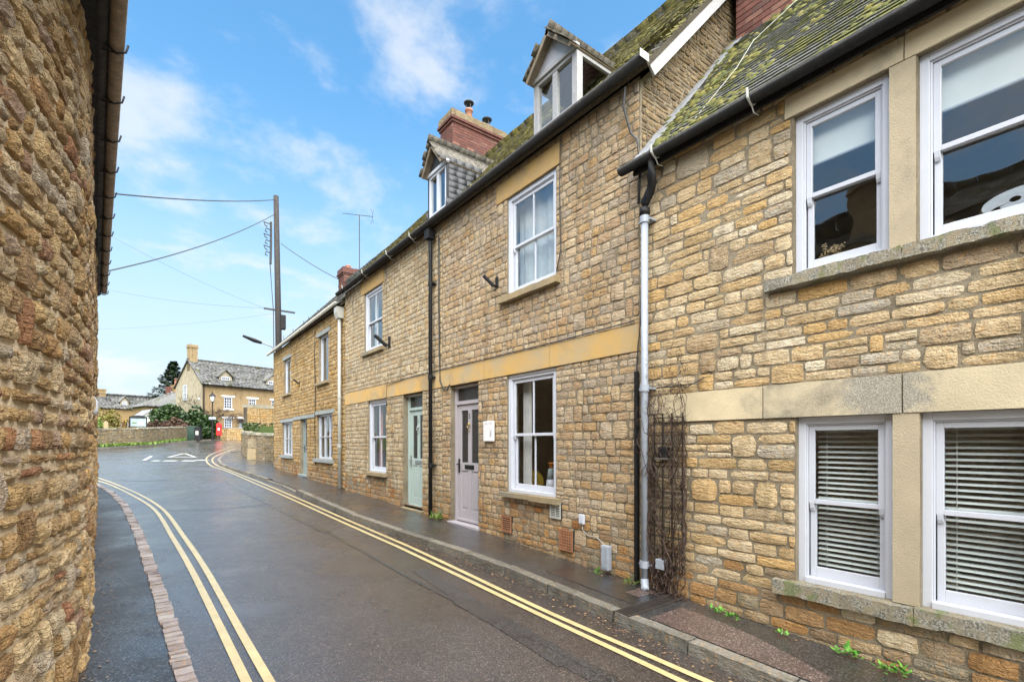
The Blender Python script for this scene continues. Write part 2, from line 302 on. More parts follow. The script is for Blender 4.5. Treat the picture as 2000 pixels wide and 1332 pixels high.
M['yellowleaf'] = m_leaf('yellowleaf', [(0, (0.078, 0.078, 0.013)), (.5, (0.156, 0.130, 0.019)), (1, (0.195, 0.163, 0.033))])
M['orangeleaf'] = m_leaf('orangeleaf', [(0, (0.180, 0.072, 0.018)), (.4, (0.252, 0.180, 0.024)), (1, (0.120, 0.036, 0.018))])
M['deadleaf'] = m_leaf('deadleaf', [(0, (.20, .10, .05)), (.5, (.33, .22, .12)), (1, (.14, .08, .05))])
M['red'] = m_plain('red', (.55, .015, .015), .3, var=.05)
M['bin_green'] = m_plain('bin_green', (.02, .05, .035), .4)
M['screen'] = m_plain('screen', (0.315, 0.420, 0.462), .3, var=.25, scale=3)
M['blue'] = m_plain('blue', (.03, .08, .35), .4)
M['yellow_cushion'] = m_plain('yellow_cushion', (.6, .40, .03), .9)
M['orange'] = m_plain('orange', (.7, .22, .02), .6)
M['teal_grey'] = m_plain('teal_grey', (.30, .37, .38), .6)
M['plaque'] = m_plain('plaque', (.70, .68, .68), .6, var=.05)
M['house_bg'] = m_stone('house_bg', [(0, (0.320, 0.224, 0.112)), (1, (0.368, 0.280, 0.168))], bstr=2.5, stain=.5, fine=.2)
M['render_bg'] = m_mortar('render_bg', (0.368, 0.320, 0.232), (0.304, 0.256, 0.184))
M['dryflower'] = m_leaf('dryflower', [(0, (.5, .36, .2)), (1, (.36, .24, .12))])

# ------------------------------------------------------------------ object helpers
def link(o, parent=None):
    C.objects.link(o)
    if parent is not None: o.parent = parent
    return o
def thing(name, label, cat, loc=(0, 0, 0), rotz=0, group=None):
    o = bpy.data.objects.new(name, None); C.objects.link(o); o.empty_display_size = .3
    o.location = loc; o.rotation_euler = (0, 0, rotz); o['label'] = label; o['category'] = cat
    if group: o['group'] = group
    return o
def tag(o, label, cat, group=None, kind=None):
    o['label'] = label; o['category'] = cat
    if group: o['group'] = group
    if kind: o['kind'] = kind
    return o
def structure(name, label=None):
    o = bpy.data.objects.new(name, None); C.objects.link(o); o['kind'] = 'structure'
    if label: o['label'] = label
    return o
class MB:
    def __init__(s): s.v = []; s.f = []; s.mi = []; s.cur = 0
    def quad(s, *p):
        i = len(s.v); s.v += [tuple(q) for q in p]; s.f.append(tuple(range(i, i + len(p)))); s.mi.append(s.cur); return s
    def box(s, x0, x1, y0, y1, z0, z1):
        i = len(s.v); s.v += [(x, y, z) for z in (z0, z1) for y in (y0, y1) for x in (x0, x1)]
        for f in ((0, 2, 3, 1), (4, 5, 7, 6), (0, 1, 5, 4), (2, 6, 7, 3), (0, 4, 6, 2), (1, 3, 7, 5)):
            s.f.append(tuple(i + k for k in f)); s.mi.append(s.cur)
        return s
    def prism(s, pts, axis, a, b):      # pts: outline in the two other axes, extruded a..b along axis
        def mk(p, t):
            if axis == 'x': return (t, p[0], p[1])
            if axis == 'y': return (p[0], t, p[1])
            return (p[0], p[1], t)
        n = len(pts); i = len(s.v); s.v += [mk(p, a) for p in pts] + [mk(p, b) for p in pts]
        s.f.append(tuple(range(i, i + n))[::-1]); s.f.append(tuple(range(i + n, i + 2 * n))); s.mi += [s.cur] * 2
        for k in range(n):
            s.f.append((i + k, i + (k + 1) % n, i + n + (k + 1) % n, i + n + k)); s.mi.append(s.cur)
        return s
    def tube(s, path, r, n=8, cap=True, half=False):
        path = [Vector(p) for p in path]; rs = r if isinstance(r, (list, tuple)) else [r] * len(path); i0 = len(s.v)
        for k, p in enumerate(path):
            d = (path[min(k + 1, len(path) - 1)] - path[max(k - 1, 0)]).normalized()
            u = d.cross(Vector((0, 0, 1)))
            if u.length < .05: u = Vector((1, 0, 0)) if abs(d.z) > .5 else Vector((0, 0, 1))
            u.normalize(); v = u.cross(d).normalized()
            for j in range(n):
                a = 2 * math.pi * j / n; s.v.append(tuple(p + (u * math.cos(a) + v * math.sin(a)) * rs[k]))
        for k in range(len(path) - 1):
            for j in range(n):
                a = i0 + k * n + j; b = i0 + k * n + (j + 1) % n; s.f.append((a, b, b + n, a + n)); s.mi.append(s.cur)
        if cap:
            s.f.append(tuple(i0 + j for j in range(n))[::-1]); s.f.append(tuple(i0 + (len(path) - 1) * n + j for j in range(n))); s.mi += [s.cur] * 2
        return s
    def lathe(s, prof, n=14, c=(0, 0)):
        i0 = len(s.v)
        for (r, z) in prof:
            for j in range(n): s.v.append((c[0] + r * math.cos(2 * math.pi * j / n), c[1] + r * math.sin(2 * math.pi * j / n), z))
        for k in range(len(prof) - 1):
            for j in range(n):
                a = i0 + k * n + j; b = i0 + k * n + (j + 1) % n; s.f.append((a, b, b + n, a + n)); s.mi.append(s.cur)
        s.f.append(tuple(i0 + j for j in range(n))[::-1]); s.f.append(tuple(i0 + (len(prof) - 1) * n + j for j in range(n))); s.mi += [s.cur] * 2
        return s
    def obj(s, name, mats, parent=None, smooth=False, bevel=0, fix=False):
        me = bpy.data.meshes.new(name); me.from_pydata(s.v, [], s.f)
        for m in (mats if isinstance(mats, (list, tuple)) else [mats]): me.materials.append(M[m])
        me.polygons.foreach_set('material_index', s.mi)
        if smooth: me.polygons.foreach_set('use_smooth', [True] * len(me.polygons))
        if fix:
            bm = bmesh.new(); bm.from_mesh(me); bmesh.ops.recalc_face_normals(bm, faces=bm.faces); bm.to_mesh(me); bm.free()
        me.update(); o = bpy.data.objects.new(name, me); link(o, parent)
        if bevel:
            b = o.modifiers.new('bevel', 'BEVEL'); b.width = bevel; b.segments = 2; b.limit_method = 'ANGLE'
        return o
def gutter_mb(path, r=.06, out=(0, -1), wall=.006, n=7):
    m = MB(); path = [Vector(p) for p in path]; ox = Vector((out[0], out[1], 0)); i0 = 0
    prof = [(-r * math.cos(math.pi * k / n), -r * math.sin(math.pi * k / n)) for k in range(n + 1)]
    prof += [(x * .86, y * .86) for x, y in prof[::-1]]; q = len(prof)
    for p in path:
        for a, b in prof: m.v.append(tuple(p + ox * a + Vector((0, 0, b))))
    for k in range(len(path) - 1):
        for j in range(q):
            m.f.append((k * q + j, k * q + (j + 1) % q, (k + 1) * q + (j + 1) % q, (k + 1) * q + j)); m.mi.append(0)
    for k in (0, len(path) - 1): m.f.append(tuple(k * q + j for j in range(n + 1))); m.mi.append(0)
    return m
def rough_box(x0, x1, y0, y1, z0, z1, amp=.008, st=.06, seed=0):     # an eroded block
    bm = bmesh.new()
    bmesh.ops.create_cube(bm, size=1)
    bmesh.ops.transform(bm, matrix=Matrix.Translation(((x0 + x1) / 2, (y0 + y1) / 2, (z0 + z1) / 2)) @ Matrix.Diagonal((x1 - x0, y1 - y0, z1 - z0, 1)), verts=bm.verts)
    for ax, ln in ((0, x1 - x0), (1, y1 - y0), (2, z1 - z0)):
        es = [e for e in bm.edges if abs((e.verts[0].co - e.verts[1].co)[ax]) > .9 * min(ln, 9) and abs((e.verts[0].co - e.verts[1].co).length - abs((e.verts[0].co - e.verts[1].co)[ax])) < 1e-5]
        c = max(1, min(60, int(ln / st)))
        if c > 1: bmesh.ops.subdivide_edges(bm, edges=es, cuts=c - 1, use_grid_fill=True)
    for v in bm.verts:
        d = noise.noise_vector(v.co * 9 + Vector((seed, 0, 0))) * amp + noise.noise_vector(v.co * 28 + Vector((seed, 5, 0))) * amp * .6
        v.co += d
    return bm
def bobj(name, bm, mat, parent=None, smooth=True):
    me = bpy.data.meshes.new(name); bm.to_mesh(me); bm.free(); me.materials.append(M[mat])
    if smooth: me.polygons.foreach_set('use_smooth', [True] * len(me.polygons)); me.set_sharp_from_angle(angle=R(50))
    return link(bpy.data.objects.new(name, me), parent)

# ------------------------------------------------------------------ stamping: many small shapes, single or joined
def stone_tmpl(asp, seed):
    r = random.Random(seed); nx, nz = 6, 4; v = []; w_ = .1 * asp
    ci = .004 + .006 * r.random()
    for j in range(nz):
        for i in range(nx):
            x = i / (nx - 1) - .5; z = j / (nz - 1) - .5
            ex = i in (0, nx - 1); ez = j in (0, nz - 1)
            jx = r.uniform(-.009, .009) / w_; jz = r.uniform(-.008, .008) / .1
            if ex and ez: x -= math.copysign(ci * r.uniform(.5, 1.8) / w_, x); z -= math.copysign(ci * r.uniform(.5, 1.8) / .1, z); y = -.007
            elif ex: x -= math.copysign(abs(jx) * .8, x); z += jz; y = -.012 - r.uniform(0, .004)
            elif ez: z -= math.copysign(abs(jz) * .8, z); x += jx; y = -.012 - r.uniform(0, .004)
            else: x += jx * 2; z += jz * 2; y = -.015 - r.uniform(0, .009)
            v.append((x, y, z))
    fr = [(j * nx + i, j * nx + i + 1, (j + 1) * nx + i + 1, (j + 1) * nx + i) for j in range(nz - 1) for i in range(nx - 1)]
    ring = [i for i in range(nx)] + [j * nx + nx - 1 for j in range(1, nz)] + [(nz - 1) * nx + i for i in range(nx - 2, -1, -1)] + [j * nx for j in range(nz - 2, 0, -1)]
    n0 = len(v); v += [(v[k][0], .03, v[k][2]) for k in ring]; q = len(ring)
    for k in range(q): fr.append((ring[(k + 1) % q], ring[k], n0 + k, n0 + (k + 1) % q))
    return (np.array(v, float), np.array(fr, int))
STONES = {a: [stone_tmpl(a, s * 7 + a) for s in range(10)] for a in (1, 2, 3)}
def box_tmpl():
    v = [(x, y, z) for z in (-.5, .5) for y in (-.5, .5) for x in (-.5, .5)]
    return (np.array(v, float), np.array([(0, 2, 3, 1), (4, 5, 7, 6), (0, 1, 5, 4), (2, 6, 7, 3), (0, 4, 6, 2), (1, 3, 7, 5)], int))
BOX = box_tmpl()
def chip_tmpl(seed):            # block with uneven corners
    r = random.Random(seed); v = BOX[0].copy()
    for k in range(8): v[k] += [r.uniform(-.07, .07), r.uniform(-.07, .07), r.uniform(-.12, .12)]
    return (v, BOX[1])
CHIPS = [chip_tmpl(s) for s in range(12)]
LEAF = (np.array([(-.5, 0, 0), (0, -.22, .06), (.5, 0, 0), (0, .22, .06)], float), np.array([(0, 1, 2, 3)], int))
LEAF2 = (np.array([(0, 0, 0), (.35, -.28, .06), (1, 0, 0), (.35, .28, .06)], float), np.array([(0, 1, 2, 3)], int))
def dome_tmpl(seed):
    r = random.Random(seed); v = []; 
    for k, (rr, z) in enumerate(((1, -.3), (.85, .35), (.4, .75))):
        for j in range(6):
            q = rr * r.uniform(.8, 1.15); v.append((q * math.cos(j * math.pi / 3), q * math.sin(j * math.pi / 3), z * r.uniform(.8, 1.2)))
    f = [(k * 6 + j, k * 6 + (j + 1) % 6, k * 6 + 6 + (j + 1) % 6, k * 6 + 6 + j) for k in range(2) for j in range(6)]
    f += [(12, 13, 14, 15), (12, 15, 16, 17)]
    return (np.array(v, float), np.array(f, int))
DOMES = [dome_tmpl(s) for s in range(6)]
def stamp(name, items, mat, parent=None, smooth=False, kind='stuff'):
    """items: list of (template, 4x4 Matrix, rnd) joined into ONE mesh."""
    if not items: return None
    vs = []; fs = []; rn = []; off = 0
    for (tv, tf), mt, r in items:
        a = np.array(mt); vs.append(tv @ a[:3, :3].T + a[:3, 3]); fs.append(tf + off); rn.append(np.full(len(tv), r)); off += len(tv)
    vs = np.concatenate(vs); fs = np.concatenate(fs); rn = np.concatenate(rn)
    me = bpy.data.meshes.new(name); me.vertices.add(len(vs)); me.vertices.foreach_set('co', vs.ravel())
    me.loops.add(fs.size); me.loops.foreach_set('vertex_index', fs.ravel().astype(np.int32))
    me.polygons.add(len(fs)); me.polygons.foreach_set('loop_start', np.arange(0, fs.size, 4, dtype=np.int32)); me.polygons.foreach_set('loop_total', np.full(len(fs), 4, dtype=np.int32))
    if smooth: me.polygons.foreach_set('use_smooth', np.ones(len(fs), bool))
    at = me.attributes.new('rnd', 'FLOAT', 'POINT'); at.data.foreach_set('value', rn.astype(np.float32))
    me.materials.append(M[mat]); me.update(calc_edges=True); me.validate()
    if smooth: me.set_sharp_from_angle(angle=R(42))
    o = link(bpy.data.objects.new(name, me), parent)
    if kind: o['kind'] = kind
    return o
_tm = {}
def tmpl_mesh(t, mat, name, smooth=True):
    k = (id(t), mat, name)
    if k not in _tm:
        me = bpy.data.meshes.new(name); me.from_pydata([tuple(x) for x in t[0]], [], [tuple(int(q) for q in f) for f in t[1]]); me.materials.append(M[mat])
        if smooth: me.polygons.foreach_set('use_smooth', [True] * len(me.polygons)); me.set_sharp_from_angle(angle=R(42))
        _tm[k] = me
    return _tm[k]
def place(name, items, parent, world, limit=300, smooth=True, minpx=0):
    """items: (template, Matrix, rnd, mat, size). The `limit` largest in the photograph become parts, the rest one joined part per material."""
    sc_ = []
    for it in items:
        q = proj((world @ it[1]).translation)
        s = 0 if q is None or not (-60 < q[0] < 2060 and -60 < q[1] < 1392) else it[4] * F / q[2]
        sc_.append(s)
    order = sorted(range(len(items)), key=lambda i: -sc_[i]); n = 0; rest = {}
    for i in order:
        t, mt, r, mat, size = items[i]
        if n < limit and sc_[i] > max(minpx, 1e-6):
            o = bpy.data.objects.new(name, tmpl_mesh(t, mat, name, smooth)); C.objects.link(o); o.parent = parent; o.matrix_basis = mt; n += 1
        else: rest.setdefault(mat, []).append((t, mt, r))
    for mat, its in rest.items(): stamp(name, its, mat, parent, smooth)

def cut(rects, op):
    out = []
    for (a, b, c, d) in rects:
        x0, x1, z0, z1 = op
        if b <= x0 or a >= x1 or d <= z0 or c >= z1: out.append((a, b, c, d)); continue
        if c < z0: out.append((a, b, c, z0))
        if d > z1: out.append((a, b, z1, d))
        cc, dd = max(c, z0), min(d, z1)
        if a < x0: out.append((a, x0, cc, dd))
        if b > x1: out.append((x1, b, cc, dd))
    return out
def layout(x0, x1, z0, z1, openings, hs=(.08, .15), ws=(.14, .38), r=rng, big=.10, split=.10, inside=None):
    rects = []; z = z0; blocked = []
    while z < z1 - .03:
        h = r.uniform(*hs)
        if z + h > z1 - hs[0] * .5: h = z1 - z
        x = x0 - r.uniform(0, .1); nb = []
        while x < x1:
            w_ = r.uniform(*ws) * (1.0 if r.random() < .8 else .6); a, b = x, x + w_; x = b
            hit = [q for q in blocked if not (b <= q[0] or a >= q[1])]
            segs = [(a, b)]
            for q in hit:
                ns = []
                for (s0, s1) in segs:
                    if s1 <= q[0] or s0 >= q[1]: ns.append((s0, s1)); continue
                    if s0 < q[0]: ns.append((s0, q[0]))
                    if s1 > q[1]: ns.append((q[1], s1))
                segs = ns
            for (s0, s1) in segs:
                s0, s1 = max(s0, x0), min(s1, x1)
                if s1 - s0 < .04: continue
                k = r.random()
                if k < big and z + h + .1 < z1 and not hit and s1 - s0 > ws[0]:
                    hh = r.uniform(.6, .95) * sum(hs) / 2; nb.append((s0, s1, hh)); rects.append((s0, s1, z, z + h, 'B', hh))
                elif k < big + split and h > .1: m = z + h * r.uniform(.4, .6); rects.append((s0, s1, z, m)); rects.append((s0, s1, m, z + h))
                else: rects.append((s0, s1, z, z + h))
        z2 = z + h
        # tall stones reach through the next row
        if nb:
            h2 = r.uniform(*hs)
            rects = [(q[0], q[1], q[2], z2 + h2) if len(q) == 6 else q for q in rects]
            blocked = [(a, b) for a, b, _ in nb]
            # the next row must have exactly h2
            z = z2; x = x0 - r.uniform(0, .1)
            while x < x1:
                w_ = r.uniform(*ws); segs = [(x, x + w_)]; x += w_
                for q in blocked:
                    ns = []
                    for (s0, s1) in segs:
                        if s1 <= q[0] or s0 >= q[1]: ns.append((s0, s1)); continue
                        if s0 < q[0]: ns.append((s0, q[0]))
                        if s1 > q[1]: ns.append((q[1], s1))
                    segs = ns
                for (s0, s1) in segs:
                    s0, s1 = max(s0, x0), min(s1, x1)
                    if s1 - s0 >= .04: rects.append((s0, s1, z, z + h2))
            z += h2; blocked = []
        else: z = z2; blocked = []
    for op in openings: rects = cut(rects, op)
    rects = [q for q in rects if q[1] - q[0] > .035 and q[3] - q[2] > .028]
    if inside: rects = [q for q in rects if inside((q[0] + q[1]) / 2, (q[2] + q[3]) / 2)]
    return rects
def stone_items(rects, mats, frame, joint=.014, depth=1.0, tilt=.012, base=None, r=rng, sink=.006):
    items = []
    for (a, b, c, d) in rects:
        w_, h = b - a - joint * r.uniform(.7, 1.3), d - c - joint * r.uniform(.7, 1.3)
        if w_ < .02 or h < .015: continue
        asp = w_ / h; k = 1 if asp < 1.5 else 2 if asp < 2.6 else 3; t = r.choice(STONES[k]); xc, zc = (a + b) / 2, (c + d) / 2
        fr = frame(xc) if callable(frame) else frame
        sx = r.choice((1,)); 
        mt = fr @ Matrix.Translation((0 if callable(frame) else xc, sink - r.uniform(-.002, .006), zc)) @ Matrix.Rotation(r.uniform(-tilt, tilt), 4, 'Y') @ Matrix.Rotation(r.uniform(-.03, .03), 4, 'Z') @ Matrix.Diagonal((w_, depth * r.uniform(.7, 1.25) * min(1.3, .5 + h * 5), h, 1))
        mat = mats[0]
        if base and zc < base(xc) + r.uniform(0, .45): mat = mats[1]
        items.append((t, mt, r.random(), mat, max(w_, h)))
    return items
def wall_mesh(name, x0, x1, z0, z1, openings, mat, parent, reveal=.2, frame=None, rev_mat=None):
    xs = sorted({x0, x1} | {v for o in openings for v in o[:2] if x0 < v < x1}); zs = sorted({z0, z1} | {v for o in openings for v in o[2:4] if z0 < v < z1})
    m = MB()
    for a, b in zip(xs, xs[1:]):
        for c, d in zip(zs, zs[1:]):
            xc, zc = (a + b) / 2, (c + d) / 2
            if any(o[0] < xc < o[1] and o[2] < zc < o[3] for o in openings): continue
            m.quad((a, 0, c), (b, 0, c), (b, 0, d), (a, 0, d))
    for (a, b, c, d) in openings:
        m.quad((a, 0, c), (a, 0, d), (a, reveal, d), (a, reveal, c)); m.quad((b, 0, c), (b, reveal, c), (b, reveal, d), (b, 0, d))
        m.quad((a, 0, d), (b, 0, d), (b, reveal, d), (a, reveal, d)); m.quad((a, 0, c), (a, reveal, c), (b, reveal, c), (b, 0, c))
    o = m.obj(name, mat, parent)
    if frame is not None: o.matrix_basis = frame
    return o

# ------------------------------------------------------------------ windows, doors
def sash(root, x0, x1, z0, z1, y=.05, bars=1, mat='white_paint', glass='glass', mid=.5, fw=.06, horns=True, label=None):
    m = MB(); d = .10
    m.box(x0, x0 + fw, y, y + d, z0, z1).box(x1 - fw, x1, y, y + d, z0, z1).box(x0 + fw, x1 - fw, y, y + d, z1 - fw, z1)
    m.box(x0 + fw, x1 - fw, y - .015, y + d, z0, z0 + .045)                           # timber sill
    b = .012; m.box(x0 + fw, x0 + fw + b, y + .015, y + .03, z0 + .045, z1 - fw); m.box(x1 - fw - b, x1 - fw, y + .015, y + .03, z0 + .045, z1 - fw); m.box(x0 + fw + b, x1 - fw - b, y + .015, y + .03, z1 - fw - b, z1 - fw)
    w_ = m.obj('window', mat, root, bevel=.003)
    if label: w_['label'] = label
    a, c = x0 + fw + b, x1 - fw - b; zb, zt = z0 + .045, z1 - fw - b; zm = zb + (zt - zb) * mid; st = .042
    for nm, s0, s1, yy, br, tr in (('upper_sash', zm - .02, zt, y + .03, .036, .042), ('lower_sash', zb, zm + .02, y + .062, .08, .036)):
        q = MB(); q.box(a, a + st, yy, yy + .03, s0, s1).box(c - st, c, yy, yy + .03, s0, s1).box(a + st, c - st, yy, yy + .03, s0, s0 + br).box(a + st, c - st, yy, yy + .03, s1 - tr, s1)
        if horns and nm == 'upper_sash':
            for hx in (a, c - st): q.prism([(yy, s0), (yy + .03, s0), (yy + .03, s0 - .03), (yy + .018, s0 - .06), (yy + .006, s0 - .035)], 'x', hx + .004, hx + st - .004)
        q.obj(nm, mat, w_, bevel=.003)
        n = bars + 1; gx0, gx1, gz0, gz1 = a + st, c - st, s0 + br, s1 - tr
        for k in range(n):
            p0 = gx0 + (gx1 - gx0) * k / n + (.009 if k else 0); p1 = gx0 + (gx1 - gx0) * (k + 1) / n - (.009 if k < n - 1 else 0)
            g = MB().quad((p0, yy + .016, gz0), (p1, yy + .016, gz0), (p1, yy + .016, gz1), (p0, yy + .016, gz1)); g.obj('pane', glass, w_)
            if k: MB().box(p0 - .018, p0, yy + .004, yy + .026, gz0, gz1).obj('glazing_bar', mat, w_)
    return w_
def casement(root, x0, x1, z0, z1, y=.06, cols=2, rows=1, mat='white_paint', glass='glass', fw=.05, bar=.02, name='window', parts=True, bars_in=0):
    m = MB(); d = .07
    m.box(x0, x0 + fw, y, y + d, z0, z1).box(x1 - fw, x1, y, y + d, z0, z1).box(x0 + fw, x1 - fw, y, y + d, z1 - fw, z1).box(x0 + fw, x1 - fw, y - .01, y + d, z0, z0 + fw)
    w_ = m.obj(name, mat, root, bevel=.003 if parts else 0)
    ax, bx, az, bz = x0 + fw, x1 - fw, z0 + fw, z1 - fw
    for k in range(cols):
        p0 = ax + (bx - ax) * k / cols + (bar / 2 if k else 0); p1 = ax + (bx - ax) * (k + 1) / cols - (bar / 2 if k < cols - 1 else 0)
        for j in range(rows):
            q0 = az + (bz - az) * j / rows + (bar / 2 if j else 0); q1 = az + (bz - az) * (j + 1) / rows - (bar / 2 if j < rows - 1 else 0)
            MB().quad((p0, y + .035, q0), (p1, y + .035, q0), (p1, y + .035, q1), (p0, y + .035, q1)).obj('pane', glass, w_)
    g = MB()
    for k in range(1, cols): xx = ax + (bx - ax) * k / cols; g.box(xx - bar / 2, xx + bar / 2, y + .008, y + .06, az, bz)
    for j in range(1, rows):
        zz_ = az + (bz - az) * j / rows
        for k in range(cols):
            p0 = ax + (bx - ax) * k / cols + (bar / 2 if k else 0); p1 = ax + (bx - ax) * (k + 1) / cols - (bar / 2 if k < cols - 1 else 0); g.box(p0, p1, y + .012, y + .055, zz_ - bar / 2, zz_ + bar / 2)
    if g.v: g.obj('glazing_bars', mat, w_)
    return w_
def text(body, size, mat, parent, loc, ext=.003):
    cu = bpy.data.curves.new('number', 'FONT'); cu.body = body; cu.size = size; cu.extrude = ext; cu.align_x = 'CENTER'; cu.materials.append(M[mat])
    tmp = bpy.data.objects.new('tmp', cu); C.objects.link(tmp); dg = bpy.context.evaluated_depsgraph_get(); me = bpy.data.meshes.new_from_object(tmp.evaluated_get(dg)); bpy.data.objects.remove(tmp)
    o = bpy.data.objects.new('number', me); link(o, parent); o.location = loc; o.rotation_euler = (R(90), 0, 0)
    if not me.materials: me.materials.append(M[mat])
    return o
def door(root, x0, x1, z0, z1, mat, y=.09, num='5', hand=-1, furn='black_iron', knob='brass', fan=True, step=True):
    fw = .06; zt = z1 - (.33 if fan else .0)
    fr = MB(); fr.box(x0, x0 + fw, y, y + .1, z0, z1).box(x1 - fw, x1, y, y + .1, z0, z1).box(x0 + fw, x1 - fw, y, y + .1, z1 - .05, z1)
    if fan: fr.box(x0 + fw, x1 - fw, y, y + .1, zt, zt + .06)
    a, b = x0 + fw + .004, x1 - fw - .004; yy = y + .03; z = z0 + .012; top = zt - .004 if fan else z1 - .054
    st = .11; midz = z + (top - z) * .47; cx = (a + b) / 2
    D = MB(); D.box(a, a + st, yy, yy + .045, z, top).box(b - st, b, yy, yy + .045, z, top).box(cx - .05, cx + .05, yy, yy + .045, z, top)
    for s, e in ((a + st, cx - .05), (cx + .05, b - st)):
        D.box(s, e, yy, yy + .045, z, z + .2).box(s, e, yy, yy + .045, midz - .07, midz + .07).box(s, e, yy, yy + .045, top - .1, top)
        D.box(s, e, yy + .015, yy + .03, z + .2, midz - .07)
        D.box(s + .03, e - .03, yy + .008, yy + .016, z + .24, midz - .11)
    do = D.obj('door', mat, root, bevel=.004)
    fr.obj('door_frame', mat, do, bevel=.004)
    for s, e in ((a + st, cx - .05), (cx + .05, b - st)): MB().box(s, e, yy + .02, yy + .026, midz + .07, top - .1).obj('pane', 'obscure', do)
    if fan: MB().box(x0 + fw, x1 - fw, y + .04, y + .046, zt + .06, z1 - .05).obj('fanlight', 'obscure', do)
    MB().box(a, b, yy - .03, yy, z + .01, z + .05).obj('weather_bar', mat, do, bevel=.004)
    L_ = MB(); L_.box(cx - .14, cx + .14, yy - .012, yy, midz - .035, midz + .035); L_.box(cx - .115, cx + .115, yy - .018, yy - .012, midz - .02, midz + .015); L_.obj('letterbox', furn if num != '4' else 'steel', do, bevel=.002)
    hx = a + .05 if hand < 0 else b - .05
    H = MB(); H.box(hx - .02, hx + .02, yy - .012, yy, midz - .11, midz + .13); H.tube([(hx, yy - .012, midz + .04), (hx, yy - .055, midz + .04), (hx - hand * .11, yy - .055, midz + .04)], .009, 8); H.obj('handle', furn, do)
    K = MB(); kz = top - .38; K.tube([(cx, yy, kz + .05), (cx, yy - .03, kz + .05)], .02, 10)
    K.tube([(cx + .035 * math.sin(t * .52), yy - .028, kz + .05 - .035 + .035 * math.cos(t * .52)) for t in range(13)], .007, 6, cap=False); K.tube([(cx, yy, kz - .06), (cx, yy - .02, kz - .06)], .017, 10)
    K.obj('knocker', knob, do, smooth=True)
    if num: text(num, .12, 'black_iron' if num == '5' else 'steel', do, (cx, yy - .002, top - .24))
    if step: MB().box(x0 - .03, x1 + .03, -.06, y + .1, z0 - .06, z0 + .006).obj('doorstep', mat if num != '4' else 'sill_plain', do, bevel=.006)
    return do
def room(root, x0, x1, z0, z1, depth=3.0, mat='room', y0=.2):
    m = MB(); m.quad((x0, depth, z0), (x1, depth, z0), (x1, depth, z1), (x0, depth, z1)); m.quad((x0, .003, z0), (x0, depth, z0), (x0, depth, z1), (x0, .003, z1))
    m.quad((x1, .003, z0), (x1, .003, z1), (x1, depth, z1), (x1, depth, z0)); m.quad((x0, .003, z1), (x0, depth, z1), (x1, depth, z1), (x1, .003, z1)); m.cur = 1; m.quad((x0, .003, z0), (x1, .003, z0), (x1, depth, z0), (x0, depth, z0))
    return m.obj('room', [mat, 'room_floor'], root)

# ------------------------------------------------------------------ roofs
def roof(root, frame, length, run, pitch, mat, gauge=.12, tw=.2, th=.014, holes=(), jit=.006, world=None, indiv=0, slab='mortar_dark', ridge=True, mat_ridge=None, xcut=None):
    """frame: origin at eave left, x along eave, y towards the ridge (horizontal), z up. Returns the roof slope part."""
    sl = run / math.cos(pitch); fr = frame @ Matrix.Rotation(pitch, 4, 'X')
    s = MB(); s.box(0, length, 0, sl, -.06, -.004); rf = s.obj('roof', slab, root); rf.matrix_basis = fr
    items = []; d = 0; row = 0
    while d < sl - .03:
        x = -tw * rng.uniform(0, 1) if row % 2 else -tw * .5
        while x < length:
            w_ = tw * rng.uniform(.85, 1.12); a, b = max(x, 0), min(x + w_, length); x += w_
            if b - a < .03: continue
            xc = (a + b) / 2
            if xcut and xcut(xc, d): continue
            if any(h[0] < xc < h[1] and h[2] < d < h[3] for h in holes): continue
            ln = gauge * 1.9; mt = Matrix.Translation((xc, d + ln / 2 - .02 + rng.uniform(-jit, jit), th * .9)) @ Matrix.Rotation(-math.atan(th / gauge) + rng.uniform(-.01, .01), 4, 'X') @ Matrix.Rotation(rng.uniform(-.012, .012), 4, 'Z') @ Matrix.Diagonal((b - a - .006, ln, th * rng.uniform(.8, 1.3), 1))
            items.append((rng.choice(CHIPS) if jit > .007 else BOX, mt, rng.random(), mat, tw))
        d += gauge; row += 1
    if indiv and world is not None: place('roof_tile', items, rf, world @ fr, indiv, smooth=False)
    else: stamp('roof_tile', [(i[0], i[1], i[2]) for i in items], mat, rf)
    if ridge:
        r_ = MB(); r_.tube([(0, sl, 0), (length, sl, 0)], .07, 8); r_.obj('ridge_tiles', mat, rf)
    return rf
def moss_on(rf, length, sl, n, dens, size=(.012, .045), name='moss', r=random.Random(5)):
    items = []
    for _ in range(n):
        x, d = r.uniform(0, length), r.uniform(0, sl)
        v = noise.noise((x * 2.1, d * 2.1, 3.3)) + .55 * noise.noise((x * 7, d * 7, 1.3)) + dens(x, d)
        if v < 0: continue
        s = r.uniform(*size) * (1 + min(.8, v)); items.append((r.choice(DOMES), Matrix.Translation((x, d, .014)) @ Matrix.Rotation(r.uniform(0, 6), 4, 'Z') @ Matrix.Diagonal((s, s * r.uniform(.7, 1.2), s * r.uniform(.4, .7), 1)), r.random()))
    return stamp(name, items, 'moss', rf, smooth=True)
